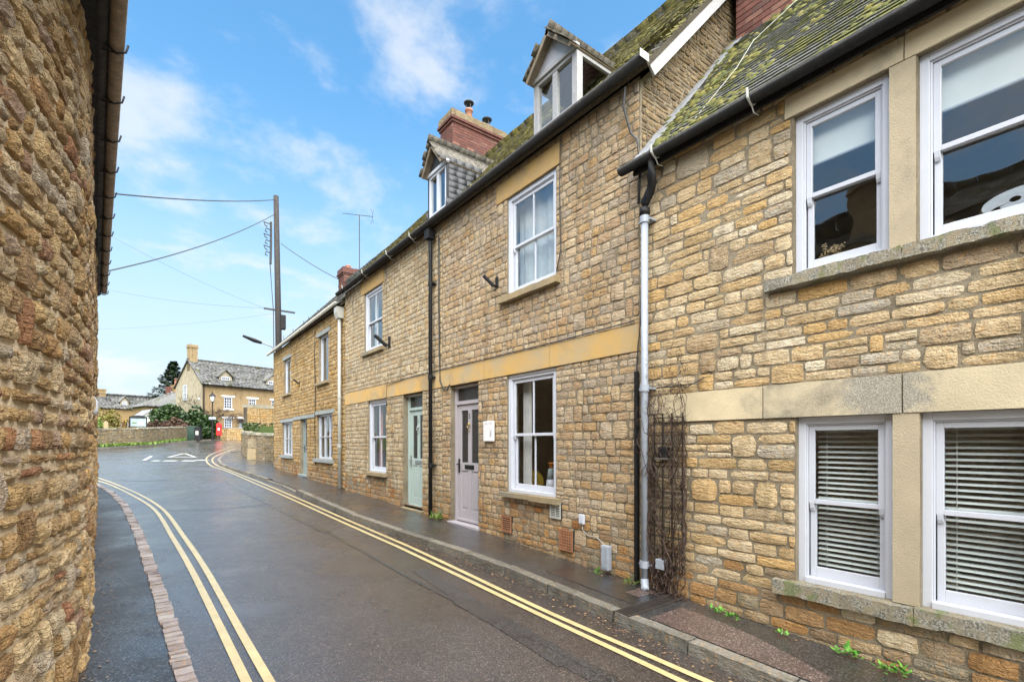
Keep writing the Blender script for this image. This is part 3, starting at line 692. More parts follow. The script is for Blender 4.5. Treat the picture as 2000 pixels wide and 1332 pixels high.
def chimney_bricks(root, x0, x1, y0, y1, z0, z1, mat='brick', faces='fl', limit=300, world=None, cap=True, bh=.075, bl=.22, capmat='stone_dry'):
    """Brick stack: mortar core, bricks proud of it on the faces seen, corbelled cap."""
    core = MB().box(x0 + .006, x1 - .006, y0 + .006, y1 - .006, z0, z1).obj('chimney', 'brick_mortar', root); items = []
    z = z0; row = 0
    while z < z1 - .02:
        h = min(bh, z1 - z); 
        for f in faces:
            ln = (x1 - x0) if f in 'fb' else (y1 - y0); u = -(bl / 2 if row % 2 else 0) - (.11 if f in 'lr' else 0)
            while u < ln:
                a, b = max(u, 0), min(u + bl, ln); u += bl
                if b - a < .03: continue
                c = (a + b) / 2; wd = b - a - .010
                if f == 'f': mt = Matrix.Translation((x0 + c, y0 + .01, z + h / 2)) @ Matrix.Diagonal((wd, .028, h - .011, 1))
                elif f == 'b': mt = Matrix.Translation((x0 + c, y1 - .01, z + h / 2)) @ Matrix.Diagonal((wd, .028, h - .011, 1))
                elif f == 'l': mt = Matrix.Translation((x0 + .01, y0 + c, z + h / 2)) @ Matrix.Diagonal((.028, wd, h - .011, 1))
                else: mt = Matrix.Translation((x1 - .01, y0 + c, z + h / 2)) @ Matrix.Diagonal((.028, wd, h - .011, 1))
                items.append((rng.choice(CHIPS[:3]) if False else BOX, mt, rng.random(), mat, bl))
        z += bh; row += 1
    wm = world if world is not None else Matrix()
    place('brick', items, core, wm, limit, smooth=False, minpx=8)
    if cap:
        m = MB(); m.box(x0 - .035, x1 + .035, y0 - .035, y1 + .035, z1, z1 + .07); m.box(x0 - .07, x1 + .07, y0 - .07, y1 + .07, z1 + .07, z1 + .14)
        m.obj('corbel', 'brick_dark', core, bevel=.005)
        bobj('cap', rough_box(x0 - .045, x1 + .045, y0 - .045, y1 + .045, z1 + .14, z1 + .32, .014, .06), capmat, core)
    return core
def pot(parent, x, y, z, h=.35, r=.11, cowl=True):
    m = MB(); m.lathe([(r * 1.05, z), (r * 1.1, z + .05), (r * .9, z + .08), (r * .82, z + h - .06), (r * 1.0, z + h - .05), (r * 1.0, z + h)], 14, (x, y))
    p = m.obj('chimney_pot', 'pot', parent, smooth=True)
    if cowl:
        q = MB(); q.lathe([(r * .7, z + h), (r * .7, z + h + .02)], 14, (x, y)); q.lathe([(r * 1.25, z + h + .17), (r * 1.3, z + h + .19), (r * .5, z + h + .24)], 14, (x, y))
        for k in range(4): q.box(x + r * .7 * math.cos(k * 1.57) - .008, x + r * .7 * math.cos(k * 1.57) + .008, y + r * .7 * math.sin(k * 1.57) - .008, y + r * .7 * math.sin(k * 1.57) + .008, z + h + .02, z + h + .17)
        q.obj('cowl', 'cowl', p, smooth=False)

# ================================================================== GROUND
def strip(name, left, right, zoff, mat, parent=None, kind='structure', ysub=None, n=1, zf=None):
    """sheet between two polylines of equal count, draped on the terrain profile"""
    v = []; f = []; q = n + 1
    for (a, b) in zip(left, right):
        for k in range(q):
            t = k / n; x = a[0] + (b[0] - a[0]) * t; y = a[1] + (b[1] - a[1]) * t; v.append((x, y, P(y) + zoff + (zf(x, y) if zf else 0)))
    for i in range(len(left) - 1):
        for k in range(n): f.append((i * q + k, i * q + k + 1, (i + 1) * q + k + 1, (i + 1) * q + k))
    me = bpy.data.meshes.new(name); me.from_pydata(v, [], f); me.materials.append(M[mat]); me.polygons.foreach_set('use_smooth', [True] * len(f))
    bm = bmesh.new(); bm.from_mesh(me); bmesh.ops.recalc_face_normals(bm, faces=bm.faces)
    if sum(fc.normal.z for fc in bm.faces) < 0: bmesh.ops.reverse_faces(bm, faces=bm.faces)
    bm.to_mesh(me); bm.free()
    o = link(bpy.data.objects.new(name, me), parent)
    if kind and parent is None: o['kind'] = kind
    return o
def lerp_poly(pts, y):
    if y <= pts[0][1]: 
        (x0, y0), (x1, y1) = pts[0], pts[1]; return x0 + (x1 - x0) * (y - y0) / (y1 - y0)
    for (x0, y0), (x1, y1) in zip(pts, pts[1:]):
        if y <= y1: return x0 + (x1 - x0) * (y - y0) / (y1 - y0)
    return pts[-1][0]
ys = [-12, -6, -3, -1] + [i * .5 for i in range(0, 60)] + [30, 33, 36, 40, 44, 47, 51, 55, 60, 70, 85, 100]
strip('ground', [(-400, y) for y in [-300, -12] + ys[1:] + [200, 500]], [(400, y) for y in [-300, -12] + ys[1:] + [200, 500]], -.125, 'grass', n=2)['label'] = 'rising ground under the street and the gardens'
strip('road', [(-30, y) for y in ys], [(40, y) for y in ys], -.1, 'road', n=24)['label'] = 'wet dark tarmac road curving to a junction'
KR = [(3.41, -12), (3.41, 1.5), (3.41, 3.0), (3.41, 4.6), (3.32, 5.8), (3.19, 6.9), (3.10, 8.7), (3.12, 11), (3.20, 15), (3.05, 19.1), (2.86, 22.1), (2.74, 25.0), (2.95, 28.0), (3.5, 31.5), (4.3, 34.5), (6.5, 38), (10, 40.5), (16, 42.5), (26, 44)]
def kerb_line(pts, parent, name='kerb_stone', w_=.12, h=.10, blen=(.75, 1.0), start=0, mat='kerb', side=1, drop=None, maxn=60):
    # individual kerb stones along a polyline
    segs = []; 
    for a, b in zip(pts, pts[1:]): segs.append((Vector(a), Vector(b)))
    tot = sum((b - a).length for a, b in segs)
    def at_(s):
        for a, b in segs:
            l = (b - a).length
            if s <= l: return a + (b - a) * (s / l), (b - a).normalized()
            s -= l
        return segs[-1][1], (segs[-1][1] - segs[-1][0]).normalized()
    s = start; n = 0
    while s < tot - .2 and n < maxn:
        l = rng.uniform(*blen); p, d = at_(s + l / 2); hh = h
        if drop: hh = h * drop(p.y)
        ang = math.atan2(d.y, d.x); sl = (P(p.y + .3) - P(p.y - .3)) / .6 * d.y
        bm = rough_box(-l / 2 + .007, l / 2 - .007, -w_ / 2, w_ / 2, -.16, 0, .006, .06, s * 3)
        o = bobj(name, bm, mat, parent); o.location = (p.x + math.cos(ang - side * math.pi / 2) * w_ / 2, p.y + math.sin(ang - side * math.pi / 2) * w_ / 2, P(p.y) - .1 + hh + .004)
        o.rotation_euler = (rng.uniform(-.02, .02), -sl + rng.uniform(-.008, .008), ang); s += l; n += 1
kb = structure('kerb'); kb['label'] = 'stone kerb along the terrace pavement'
kerb_line([(x, y) for x, y in KR if y >= -1] if False else [(3.41, -2)] + KR[1:], kb, drop=lambda y: 1.0 if y < 13.4 else (.35 if y < 17.0 else .9))
def kx(y): return lerp_poly(KR, y)
ysr = [y for y in ys if y < 42.0]
dropf = lambda x, y: (-.045 * max(0, 1 - (x - kx(y)) / .9) if 13.4 < y < 17 else 0)
strip('pavement', [(kx(y) + .1, y) for y in ysr], [(4.6 if y < 22 else max(4.6, 4.6 + (y - 22) * 3), y) for y in ysr], -.002, 'pavement', n=3, zf=dropf)['label'] = 'dark tarmac pavement in front of the terrace'
pv = strip('pavement_patch', [(kx(y) + .14, y) for y in (1.35, 1.7, 2.1, 2.5, 2.72)], [(x, y) for x, y in ((3.72, 1.35), (3.86, 1.7), (3.98, 2.1), (4.02, 2.5), (4.03, 2.72))], .003, 'red_patch'); pv['label'] = 'reddish granular tarmac patch beside the drain'
pv = strip('pavement_patch', [(kx(y) + .5, y) for y in (3.12, 3.3)], [(4.2, y) for y in (3.12, 3.3)], .003, 'red_patch')
pv = strip('pavement_patch', [(kx(y) + .3, y) for y in (3.0, 3.4, 4.0, 4.3)], [(4.25, y) for y in (3.0, 3.4, 4.0, 4.3)], .0015, 'dark_patch')
# left pavement and its edging of setts
SET = [(.56, -3), (.40, 0), (.235, 3.8), (.10, 6.45), (-.05, 9.38), (-.30, 12.9), (-.62, 15.6), (-1.05, 18.0), (-1.9, 20.4), (-3.6, 22.5)]
def sx(y): return lerp_poly(SET, y)
LW = [(-1.25, -4), (-1.0, 0), (-.74, 2.2), (-.54, 3.05), (-.47, 3.42), (-.395, 3.9), (-.355, 4.35), (-.352, 5.0), (-.385, 5.6), (-.485, 7.4), (-.55, 8.5), (-.70, 11.8), (-.80, 13.4), (-1.03, 17.0)]
ysl = [-4, -2, 0, 1, 2, 2.5] + [3 + .5 * i for i in range(30)] + [18.2, 19, 20, 21.3, 22.5]
strip('left_pavement', [(lerp_poly(LW, y) - .3 if y < 17 else -4, y) for y in ysl], [(sx(y) - .05, y) for y in ysl], -.052, 'pavement_left', n=3)['label'] = 'narrow wet tarmac footway beside the rough stone wall'
se = structure('sett_edging'); se['label'] = 'row of worn reddish setts edging the left footway'
y = 3.2; k = 0
while y < 22.3 and k < 170:
    l = rng.uniform(.07, .13) if y < 12 else rng.uniform(.12, .2); ym = y + l / 2; xm = sx(ym); dxy = (sx(ym + .2) - sx(ym - .2)) / .4; ang = math.atan2(1, dxy)
    wd = .112 + rng.uniform(-.014, .014)
    if ym < 6: bm = rough_box(-l / 2 + .009, l / 2 - .009, -wd / 2, wd / 2, -.07, 0, .003, .04, k); o = bobj('sett', bm, 'sett', se)
    else: o = bpy.data.objects.new('sett', tmpl_mesh(CHIPS[k % 12], 'sett', 'sett', False)); C.objects.link(o); o.parent = se; o.scale = (l - .014, wd, .07)
    o.location = (xm + rng.uniform(-.006, .006), ym, P(ym) - .040 + rng.uniform(-.004, .004) - (0 if ym < 6 else .035)); o.rotation_euler = (rng.uniform(-.02, .02), rng.uniform(-.02, .02), ang + rng.uniform(-.05, .05))
    y += l; k += 1
# painted lines
def line(name, pts, w_, mat, label, zoff=-.0935, ext=None):
    pl = [Vector(G(*p)) for p in pts]
    if ext: pl = [Vector(e) for e in ext] + pl
    # smooth resample (Catmull-Rom)
    out = []
    for i in range(len(pl) - 1):
        p0, p1, p2, p3 = pl[max(i - 1, 0)], pl[i], pl[i + 1], pl[min(i + 2, len(pl) - 1)]
        n = max(2, min(30, int((p2 - p1).length / .4)))
        for k in range(n):
            t = k / n; out.append(.5 * ((2 * p1) + (p2 - p0) * t + (2 * p0 - 5 * p1 + 4 * p2 - p3) * t * t + (3 * p1 - p0 - 3 * p2 + p3) * t ** 3))
    out.append(pl[-1]); Lp = []; Rp = []
    for i, p in enumerate(out):
        d = (out[min(i + 1, len(out) - 1)] - out[max(i - 1, 0)]).normalized(); nrm = Vector((-d.y, d.x)) * w_ / 2; Lp.append(tuple(p + nrm)); Rp.append(tuple(p - nrm))
    o = strip(name, Lp, Rp, zoff, mat, n=1); o['label'] = label; return o
line('yellow_line', [(1378, 1332), (1077, 1199.5), (860, 1096), (700, 1025), (560, 964), (500, 939), (450, 919), (425, 909.5), (415, 901), (418, 893), (435, 885), (460, 876)], .062, 'yellow_line', 'yellow no-parking line nearer the terrace kerb', ext=[(3.17, -3), (3.16, 0)])
line('yellow_line', [(1332, 1332), (1056, 1203), (860, 1108), (700, 1034), (560, 971), (500, 945), (445, 921), (413, 910), (403, 899), (408, 890), (428, 881), (457, 872)], .062, 'yellow_line', 'second yellow line of the pair by the terrace kerb', ext=[(2.99, -3), (2.99, 0)])
line('yellow_line', [(480, 1332), (372, 1110), (337, 1050), (301, 995), (255, 966), (213, 946), (186, 938)], .062, 'yellow_line', 'yellow line nearer the row of setts', ext=[(.70, -3), (.64, 0)])
line('yellow_line', [(526, 1332), (400, 1110), (360, 1050), (318, 995), (272, 966), (219, 943), (186, 932)], .062, 'yellow_line', 'second yellow line out from the row of setts', ext=[(.88, -3), (.82, 0)])
for pts in ([(298, 900), (312, 900)], [(320, 900), (346, 900)], [(356, 900), (382, 900)], [(385, 899), (403, 898)]):
    line('white_line', pts, .55, 'white_line', 'white give way dash across the junction mouth')
line('white_line', [(281, 899), (296, 891)], .14, 'white_line', 'short white slanting dash at the junction')
for a, b in (((328, 893), (359, 885.5)), ((361, 885.5), (382, 893)), ((330, 892.7), (380, 892.7))):
    line('white_line', [a, b], .13 if a != (330, 892.7) else .24, 'white_line', 'white side of the give way triangle')
# wide tar joints and a worn trench patch in the road
line('road_patch', [(890, 1175), (800, 1128), (700, 1072), (640, 1040)], .05, 'dark_patch', 'dark tar seam in the road', -.096, ext=[(2.55, .5), (2.62, 2.5)])
line('road_patch', [(640, 1040), (560, 1000), (470, 955), (440, 935)], .16, 'dark_patch', 'dark damp seam along the road by the yellow lines', -.0965, ext=None)
line('road_patch', [(300, 997), (420, 995), (545, 982)], .05, 'dark_patch', 'thin tar joint running across the road', -.0960)
line('road_patch', [(232, 937), (290, 939), (330, 936)], .22, 'dark_patch', 'dark damp patch in the middle of the road', -.0955)
line('road_patch', [(1100, 1300), (980, 1225), (890, 1175)], .10, 'dark_patch', 'dark tar seam in the near road', -.0962)
line('road_patch', [(820, 1112), (900, 1165), (1010, 1232), (1130, 1300), (1190, 1332)], .20, 'dark_patch', 'dark resurfaced trench strip beside the yellow lines', -.0972, ext=[(2.66, .2)][:0])
# far pavement, verge
FK = [Vector(G(px, py)) for px, py in ((188, 880), (260, 874), (330, 867), (400, 861), (440, 858.8))]
d0 = (FK[0] - FK[1]).normalized(); FK = [FK[0] + d0 * 14, FK[0] + d0 * 4] + FK; FK.append(FK[-1] + Vector((8, 4)))
FN = [Vector((-(b - a).y, (b - a).x)).normalized() for a, b in zip(FK, FK[1:])]; FN.append(FN[-1])
strip('far_pavement', [tuple(p + n * .13) for p, n in zip(FK, FN)], [tuple(p + n * 2.3) for p, n in zip(FK, FN)], .0, 'pavement', n=2)['label'] = 'pavement along the far side of the junction'
kb2 = structure('far_kerb'); kb2['label'] = 'kerb on the far side of the junction'
kerb_line([tuple(p) for p in FK], kb2, blen=(1.6, 2.2), side=-1, h=.11, maxn=34)
strip('grass', [tuple(p + n * 2.3) for p, n in zip(FK, FN)], [tuple(p + n * 60) for p, n in zip(FK, FN)], -.02, 'grass', n=6)['label'] = 'grassy gardens beyond the far pavement'

# ================================================================== RIGHT TERRACE
WX = 4.28; PITCH = R(48)
def fridge(x, y, z, rz=0): return Matrix.Translation((x, y, z)) @ Matrix.Rotation(rz, 4, 'Z')
GAB = lambda x: Matrix.Translation((x, 0, 0)) @ Matrix.Rotation(R(90), 4, 'Z')       # frame of a gable at local x, facing +x
def bracket(parent, x, z, y=-.13):
    m = MB(); m.tube([(x, y + .075, z + .02), (x, y + .065, z - .045), (x, y, z - .082), (x, y - .065, z - .045), (x, y - .075, z + .03)], .011, 5); m.tube([(x, y, z - .08), (x, y + .04, z - .13), (x, y + .12, z - .12)], .006, 4)
    m.obj('bracket', 'pipe_pale', parent)
def body(root, length, z1, depth=6.2):
    m = MB(); m.box(0.001, length - .001, 3.4, depth, -.3, z1 - .4); return m.obj('back_wall', 'mortar_dark', root)
# ---- near house
nh = thing('stone_house', 'nearest honey stone house on the right with mossy roof and four large white sash windows', 'house', (WX, 3.4, 0), R(-90)); nhw = Matrix.Translation((WX, 3.4, 0)) @ Matrix.Rotation(R(-90), 4, 'Z')
LN = 7.0; EZ = 4.58
ops = [(1.58, 2.23, .52, 1.86), (2.385, 3.03, .52, 1.86), (1.56, 2.21, 3.02, 4.33), (2.37, 3.25, 3.02, 4.33), (4.3, 5.0, .52, 1.86), (5.15, 5.8, .52, 1.86), (4.3, 5.0, 3.02, 4.33), (5.15, 5.8, 3.02, 4.33)]
body(nh, LN, 4.5)['label'] = 'plain rear part of the house'
wall_mesh('wall', 0, LN, -.4, EZ + .02, ops, 'mortar_near', nh, .2)
solid = [(.3, LN, 1.86, 2.14), (2.23, 2.385, .52, 1.86), (2.21, 2.37, 3.02, 4.33), (1.5, LN, 4.33, 4.50), (1.36, 3.6, 2.93, 3.02), (1.42, 3.5, .40, .52), (5.0, 5.15, .5, 1.86), (5.0, 5.15, 3.0, 4.33)]
rects = layout(.0, LN, -.25, EZ - .02, ops + solid, (.075, .135), (.15, .40), random.Random(3), big=.09, split=.08)
place('wall_stone', stone_items(rects, ('stone_near', 'stone_orange'), Matrix(), .011, .8, base=lambda x: .22), nh, nhw, 300)
# dressed stones: string course blocks, lintel blocks, mullions, sills
for a, b in ((.3, 1.32), (1.325, 2.29), (2.295, 3.4), (3.405, 4.6), (4.605, LN)):
    bobj('string_course_block', rough_box(a, b - .005, -.02, .1, 1.862, 2.138, .0015, .12, a), 'course_pale', nh)
for a, b in ((1.5, 2.30), (2.305, 3.35), (3.355, 4.6), (4.605, LN)):
    bobj('lintel', rough_box(a, b - .005, -.018, .12, 4.332, 4.50, .003, .1, a), 'course_pale', nh)
for x0, z0, z1 in ((2.232, .522, 1.858), (2.212, 3.022, 4.328), (5.002, .522, 1.858), (5.002, 3.022, 4.328)):
    bobj('stone_mullion', rough_box(x0, x0 + .15, -.012, .16, z0, z1, .002, .07, x0 + z0), 'mullion', nh)
for a, b, z0, z1, pr in ((1.42, 2.36, .405, .518, -.075), (2.363, 3.5, .41, .518, -.07), (1.36, 2.30, 2.925, 3.018, -.085), (2.303, 3.6, 2.925, 3.018, -.085), (4.2, 5.9, .41, .518, -.07), (4.2, 5.9, 2.925, 3.018, -.08)):
    bobj('sill', rough_box(a, b, pr, .12, z0, z1, .012, .04, a), 'sill_lichen', nh)
for i, o in enumerate(ops): sash(nh, *o, y=.045, bars=0, glass='glass' if i < 2 else 'glass_mid', fw=.055)
room(nh, .2, LN - .1, 0, 2.3, 2.6); room(nh, .2, LN - .1, 2.6, 4.5, 2.8)
# roof
rlen = LN + .0; nrf = roof(nh, Matrix.Translation((.0, -.12, EZ + .01)), rlen, 3.4, R(48.5), 'tile_near', .098, .19, .013, world=nhw, indiv=300, xcut=lambda x, d: 2.45 < x + .0 and False)
moss_on(nrf, rlen, 5.1, 9000, lambda x, d: .62 - x * .42 - d * .03, (.010, .042), r=random.Random(8))
moss_on(nrf, 4.5, 5.1, 3200, lambda x, d: .06 - x * .06, (.007, .024), r=random.Random(9))
g = gutter_mb([(-.12, -.175, EZ - .01), (3, -.175, EZ - .02), (LN, -.175, EZ - .03)], .062); g.obj('gutter', 'black_iron', nh, smooth=True)
gm = gutter_mb([(-.15, 0, EZ), (LN, 0, EZ)]) 
for x in (.33, 1.3, 2.9, 4.4): bracket(nh, x, EZ, -.175)
MB().box(0, LN, -.115, -.09, EZ - .10, EZ - .0).obj('fascia_board', 'black_iron', nh)
# lead flashing up the abutment
for k in range(17):
    s = MB(); s.box(-.01, .16 + rng.uniform(-.03, .03), k * .30, k * .30 + .305 + rng.uniform(0, .02), .030 + .002 * (k % 2), .036 + .002 * (k % 2)); o = s.obj('flashing', 'lead', nh); o.matrix_basis = Matrix.Translation((0, -.12, EZ + .01)) @ Matrix.Rotation(R(48.5), 4, 'X') @ Matrix.Rotation(rng.uniform(-.02, .02), 4, 'Z')
chn = chimney_bricks(nh, .12, .80, 1.75, 2.55, 6.2, 9.6, 'brick', 'lf', 300, nhw)
pot(chn, .4, 2.1, 9.98); pot(chn, .4, 2.35, 9.98, cowl=False)
MB().tube([(.55, -.1, EZ + .04), (.75, .6, 5.50), (.62, 1.2, 6.16), (.9, 1.7, 6.72)], .0028, 5).obj('roof_cable', 'pipe_pale', nh)

# ---- number five and number four
HZE = 5.60
def terrace_stones(root, wm, length, ops, solid, seed, mats=('stone_mid', 'stone_orange'), base=None, z1=HZE - .03, hs=(.07, .12), ws=(.10, .24), lim=300):
    rects = layout(0, length, -.1, z1, ops + solid, hs, ws, random.Random(seed), big=.10, split=.05)
    place('wall_stone', stone_items(rects, mats, Matrix(), .010, .75, base=base), root, wm, lim)
L5 = 4.35
h5 = thing('terraced_house', 'taller stone terraced house with the mauve door numbered 5 and a glazed dormer', 'house', (WX, 7.75, 0), R(-90), 'stone terraced houses'); h5w = Matrix.Translation((WX, 7.75, 0)) @ Matrix.Rotation(R(-90), 4, 'Z')
win5 = [(1.95, 3.01, .94, 2.635), (1.95, 3.01, 3.79, 5.22)]; d5 = (.29, 1.17, .30, 2.635)
ops5 = win5 + [d5]; solid5 = [(0, L5, 2.64, 2.935), (1.7, 3.1, 5.22, 5.5), (1.85, 3.12, .87, .94), (1.8, 3.1, 3.70, 3.79), (.26, 1.2, .2, .3)]
body(h5, L5, 5.5); wall_mesh('wall', 0, L5 - .001, -.3, HZE, ops5, 'mortar_mid', h5, .2)
terrace_stones(h5, h5w, L5, ops5, solid5, 21, ('stone_mid', 'stone_orange'), base=lambda x: P(7.75 - x) + .25)
for a, b in ((0, 1.35), (1.355, 2.9), (2.905, L5)): bobj('string_course_block', rough_box(a, b - .005, -.018, .1, 2.642, 2.933, .003, .12, a), 'course_orange', h5)
bobj('lintel', rough_box(1.7, 3.1, -.02, .12, 5.224, 5.50, .003, .1, 1), 'lintel_ochre', h5)
bobj('sill', rough_box(1.86, 2.53, -.09, .1, .875, .937, .004, .05, 1), 'sill_plain', h5); bobj('sill', rough_box(2.535, 3.12, -.095, .1, .865, .937, .004, .05, 2), 'sill_plain', h5)
bobj('sill', rough_box(1.8, 3.1, -.09, .1, 3.70, 3.787, .007, .05, 3), 'sill_plain', h5)
sash(h5, *win5[0], y=.02, bars=1, glass='glass_low', fw=.07); sash(h5, *win5[1], y=.02, bars=1, glass='glass_up', fw=.06)
door(h5, *d5, 'mauve_door', num='5', hand=-1, y=.08)
room(h5, .02, L5 - .02, .3, 2.6, 3.2); room(h5, .02, L5 - .02, 3.0, 5.5, 3)
# gable above the lower roof, in flat rubble
gx = L5
gs = 1.0 / math.cos(PITCH)
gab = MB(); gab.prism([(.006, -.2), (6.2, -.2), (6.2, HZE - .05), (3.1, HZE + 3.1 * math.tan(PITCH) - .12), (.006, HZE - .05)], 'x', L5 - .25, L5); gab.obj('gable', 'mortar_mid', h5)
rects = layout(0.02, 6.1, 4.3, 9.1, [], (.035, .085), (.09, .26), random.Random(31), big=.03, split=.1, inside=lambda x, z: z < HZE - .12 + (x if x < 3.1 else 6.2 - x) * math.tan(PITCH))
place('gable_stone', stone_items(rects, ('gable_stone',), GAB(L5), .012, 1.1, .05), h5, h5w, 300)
# near verge: board, slate edges
vf = Matrix.Translation((0, -.12, HZE)) @ Matrix.Rotation(PITCH, 4, 'X')
o = MB().box(L5 + .14, L5 + .165, .05, 4.7, -.17, -.03).obj('barge_board', 'old_paint', h5); o.matrix_basis = vf
o = MB().box(L5 + .0, L5 + .14, .05, 4.7, -.05, -.03).obj('verge_soffit', 'old_paint', h5); o.matrix_basis = vf
DA = (2.35, 3.22); DB = (.31 - 0, 0)   # dormer spans in local x
hA = [(DA[0] - .02, DA[1] + .02, .3, 1.75)]
r5 = roof(h5, Matrix.Translation((0, -.12, HZE)), L5 + .17, 3.2, PITCH, 'tile_mid', .10, .17, .016, holes=hA, jit=.010, world=h5w, indiv=200)
moss_on(r5, L5, 4.7, 5000, lambda x, d: .05, (.012, .04), r=random.Random(12))
rb = roof(h5, Matrix.Translation((0, 6.28, HZE)) @ Matrix.Translation((L5 + .17, 0, 0)) @ Matrix.Rotation(R(180), 4, 'Z'), L5 + .17, 3.2, PITCH, 'tile_mid', .2, .3, .016, ridge=False); rb['label'] = 'rear roof slope'
gutter_mb([(.0, -.18, HZE - .0), (L5 + .2, -.18, HZE + .02)], .062).obj('gutter', 'black_iron', h5, smooth=True)
MB().box(L5 + .196, L5 + .203, -.25, -.11, HZE - .03, HZE + .05).obj('gutter_end', 'pipe_pale', h5)
# ragged slate edge hanging over the gutter
items = [(rng.choice(CHIPS), Matrix.Translation((x, -.13 + rng.uniform(-.01, .01), HZE + .012)) @ Matrix.Rotation(PITCH + rng.uniform(-.1, .1), 4, 'X') @ Matrix.Diagonal((.045, .12, .014, 1)), rng.random()) for x in [i * .055 for i in range(int(L5 / .055))]]
stamp('eave_slate', items, 'slate_cheek', h5)
def dormer(root, x0, x1, z0, z1, zap, yf, cheek, front, roofmat, wm, glazed_cheek=False, mull=.5, wmat='white_paint'):
    """front plane at local y = yf; eaves at z1, ridge at zap"""
    tp = math.tan(PITCH); ybk = lambda z: (z - HZE) / tp - .12 + .02
    m = MB(); t = .045
    yl = [(yf, z0 - .1), (yf, z1), (ybk(z1), z1)]
    if glazed_cheek:
        for xa, xb in ((x0, x0 + t), (x1 - t, x1)):
            m.box(xa, xb, yf, yf + .10, z0 - .1, z1); m.prism([(yf + .10, z1 - .07), (yf + .10, z1), (ybk(z1), z1), (ybk(z1 - .07), z1 - .07)], 'x', xa, xb)
            zb = HZE + (yf + .12 + .10) * tp; m.prism([(yf + .10, zb - .1), (yf + .10, zb + .06), (ybk(z1 - .07), z1 - .01), (ybk(z1 - .07) + .1, z1 - .08)], 'x', xa + .002, xb - .002)
    else:
        for xa, xb in ((x0, x0 + t), (x1 - t, x1)): m.prism(yl, 'x', xa, xb)
    dm = m.obj('dormer', wmat if glazed_cheek else cheek, root, fix=True)
    if glazed_cheek:
        for xa in (x0 + t * .5, x1 - t * .5): MB().quad((xa, yf + .1, zb + .0), (xa, ybk(z1 - .07), z1 - .07), (xa, yf + .1, z1 - .07)).obj('cheek_pane', 'glass_low', dm)
    else:
        it = []
        z = z0
        while z < z1 - .02:
            ye = ybk(z); y_ = yf + .02
            while y_ < ye - .02:
                ln = rng.uniform(.16, .22)
                for xs, sg in ((x0, -1), (x1, 1)): it.append((BOX, Matrix.Translation((xs + sg * .008, min(y_ + ln / 2, ye), z + .06)) @ Matrix.Rotation(sg * .03, 4, 'Y') @ Matrix.Diagonal((.006, ln - .002, .15, 1)), rng.random()))
                y_ += ln
            z += .11
        stamp('cheek_slate', it, 'slate_cheek', dm)
    # tympanum, head
    xm = (x0 + x1) / 2; zc = z1
    MB().prism([(x0 - .02, zc + .05), (x1 + .02, zc + .05), (xm, zap - .02)], 'y', yf - .01, yf + .02).obj('tympanum', front, dm)
    MB().box(x0 - .02, x1 + .02, yf - .03, yf + .03, zc - .01, zc + .05).obj('head_board', wmat, dm, bevel=.004)
    casement(dm, x0 + .05, x1 - .05, z0 + .0, zc - .012, y=yf + .0, cols=2, rows=1, mat=wmat, glass='glass_up', fw=.045, bar=.09, name='casement')
    # little pitched roof
    ang = math.atan2(zap - zc, xm - x0); ov = .045; sl = (xm - x0) / math.cos(ang) + ov
    yb = ybk(zap) + .1; L_ = yb - (yf - .12)
    for sgn in (-1, 1):
        fr = Matrix.Translation((xm, yf - .12, zap + .03)) @ Matrix.Rotation(-sgn * 0 if sgn > 0 else 0, 4, 'Z') @ Matrix.Rotation(sgn * ang, 4, 'Y')
        s = MB(); s.box(0 if sgn > 0 else -sl, sl if sgn > 0 else 0, 0, L_, -.03, -.012); ro = s.obj('dormer_roof', 'barge_brown', dm); ro.matrix_basis = fr
        its = []; n = 0; d = sl
        while d > .02:
            yy_ = -rng.uniform(0, .1)
            while yy_ < L_:
                ww = .13 * rng.uniform(.8, 1.15); its.append((BOX, Matrix.Translation((sgn * (d - .085), yy_ + ww / 2, .004)) @ Matrix.Rotation(sgn * .05, 4, 'Y') @ Matrix.Diagonal((.155, ww - .003, .008 * rng.uniform(.7, 1.5), 1)), rng.random())); yy_ += ww
            d -= .10
        stamp('dormer_tile', its, roofmat, dm).matrix_basis = fr
        b = MB(); b.box(.0 if sgn > 0 else -sl, sl if sgn > 0 else 0, -.02, .0, -.065, -.012); bo = b.obj('dormer_barge_board', 'barge_brown', dm); bo.matrix_basis = fr
    MB().tube([(xm, yf - .14, zap + .025), (xm, yb, zap + .025)], .026, 8).obj('dormer_ridge', roofmat, dm)
    return dm
dormer(h5, DA[0], DA[1], 5.98, 6.72, 7.14, .17, 'old_paint', 'grey_paint', 'tile_dormer', h5w, True, wmat='old_paint')
# big brick stack behind the ridge lies on number four
L4 = 5.25
h4 = thing('terraced_house', 'taller stone terraced house with the pale green door numbered 4 and slate-hung dormer', 'house', (WX, 13.0, 0), R(-90), 'stone terraced houses'); h4w = Matrix.Translation((WX, 13.0, 0)) @ Matrix.Rotation(R(-90), 4, 'Z')
win4 = [(1.65, 2.72, .98, 2.635), (1.4, 2.5, 3.80, 5.22)]; d4 = (3.6, 4.46, .34, 2.635)
ops4 = win4 + [d4]; solid4 = [(0, L4, 2.64, 2.935), (1.2, 2.6, 5.22, 5.5), (1.6, 2.8, .9, .98), (1.3, 2.6, 3.72, 3.80), (3.57, 4.5, .25, .34)]
body(h4, L4, 5.5); wall_mesh('wall', 0, L4, -.3, HZE, ops4, 'mortar_mid', h4, .2)
terrace_stones(h4, h4w, L4, ops4, solid4, 22, ('stone_four', 'stone_orange'), base=lambda x: P(13 - x) + .2)
for a, b in ((0, 1.6), (1.605, 3.4), (3.405, L4)): bobj('string_course_block', rough_box(a, b - .004, -.018, .1, 2.642, 2.933, .003, .12, a + 9), 'course_orange', h4)
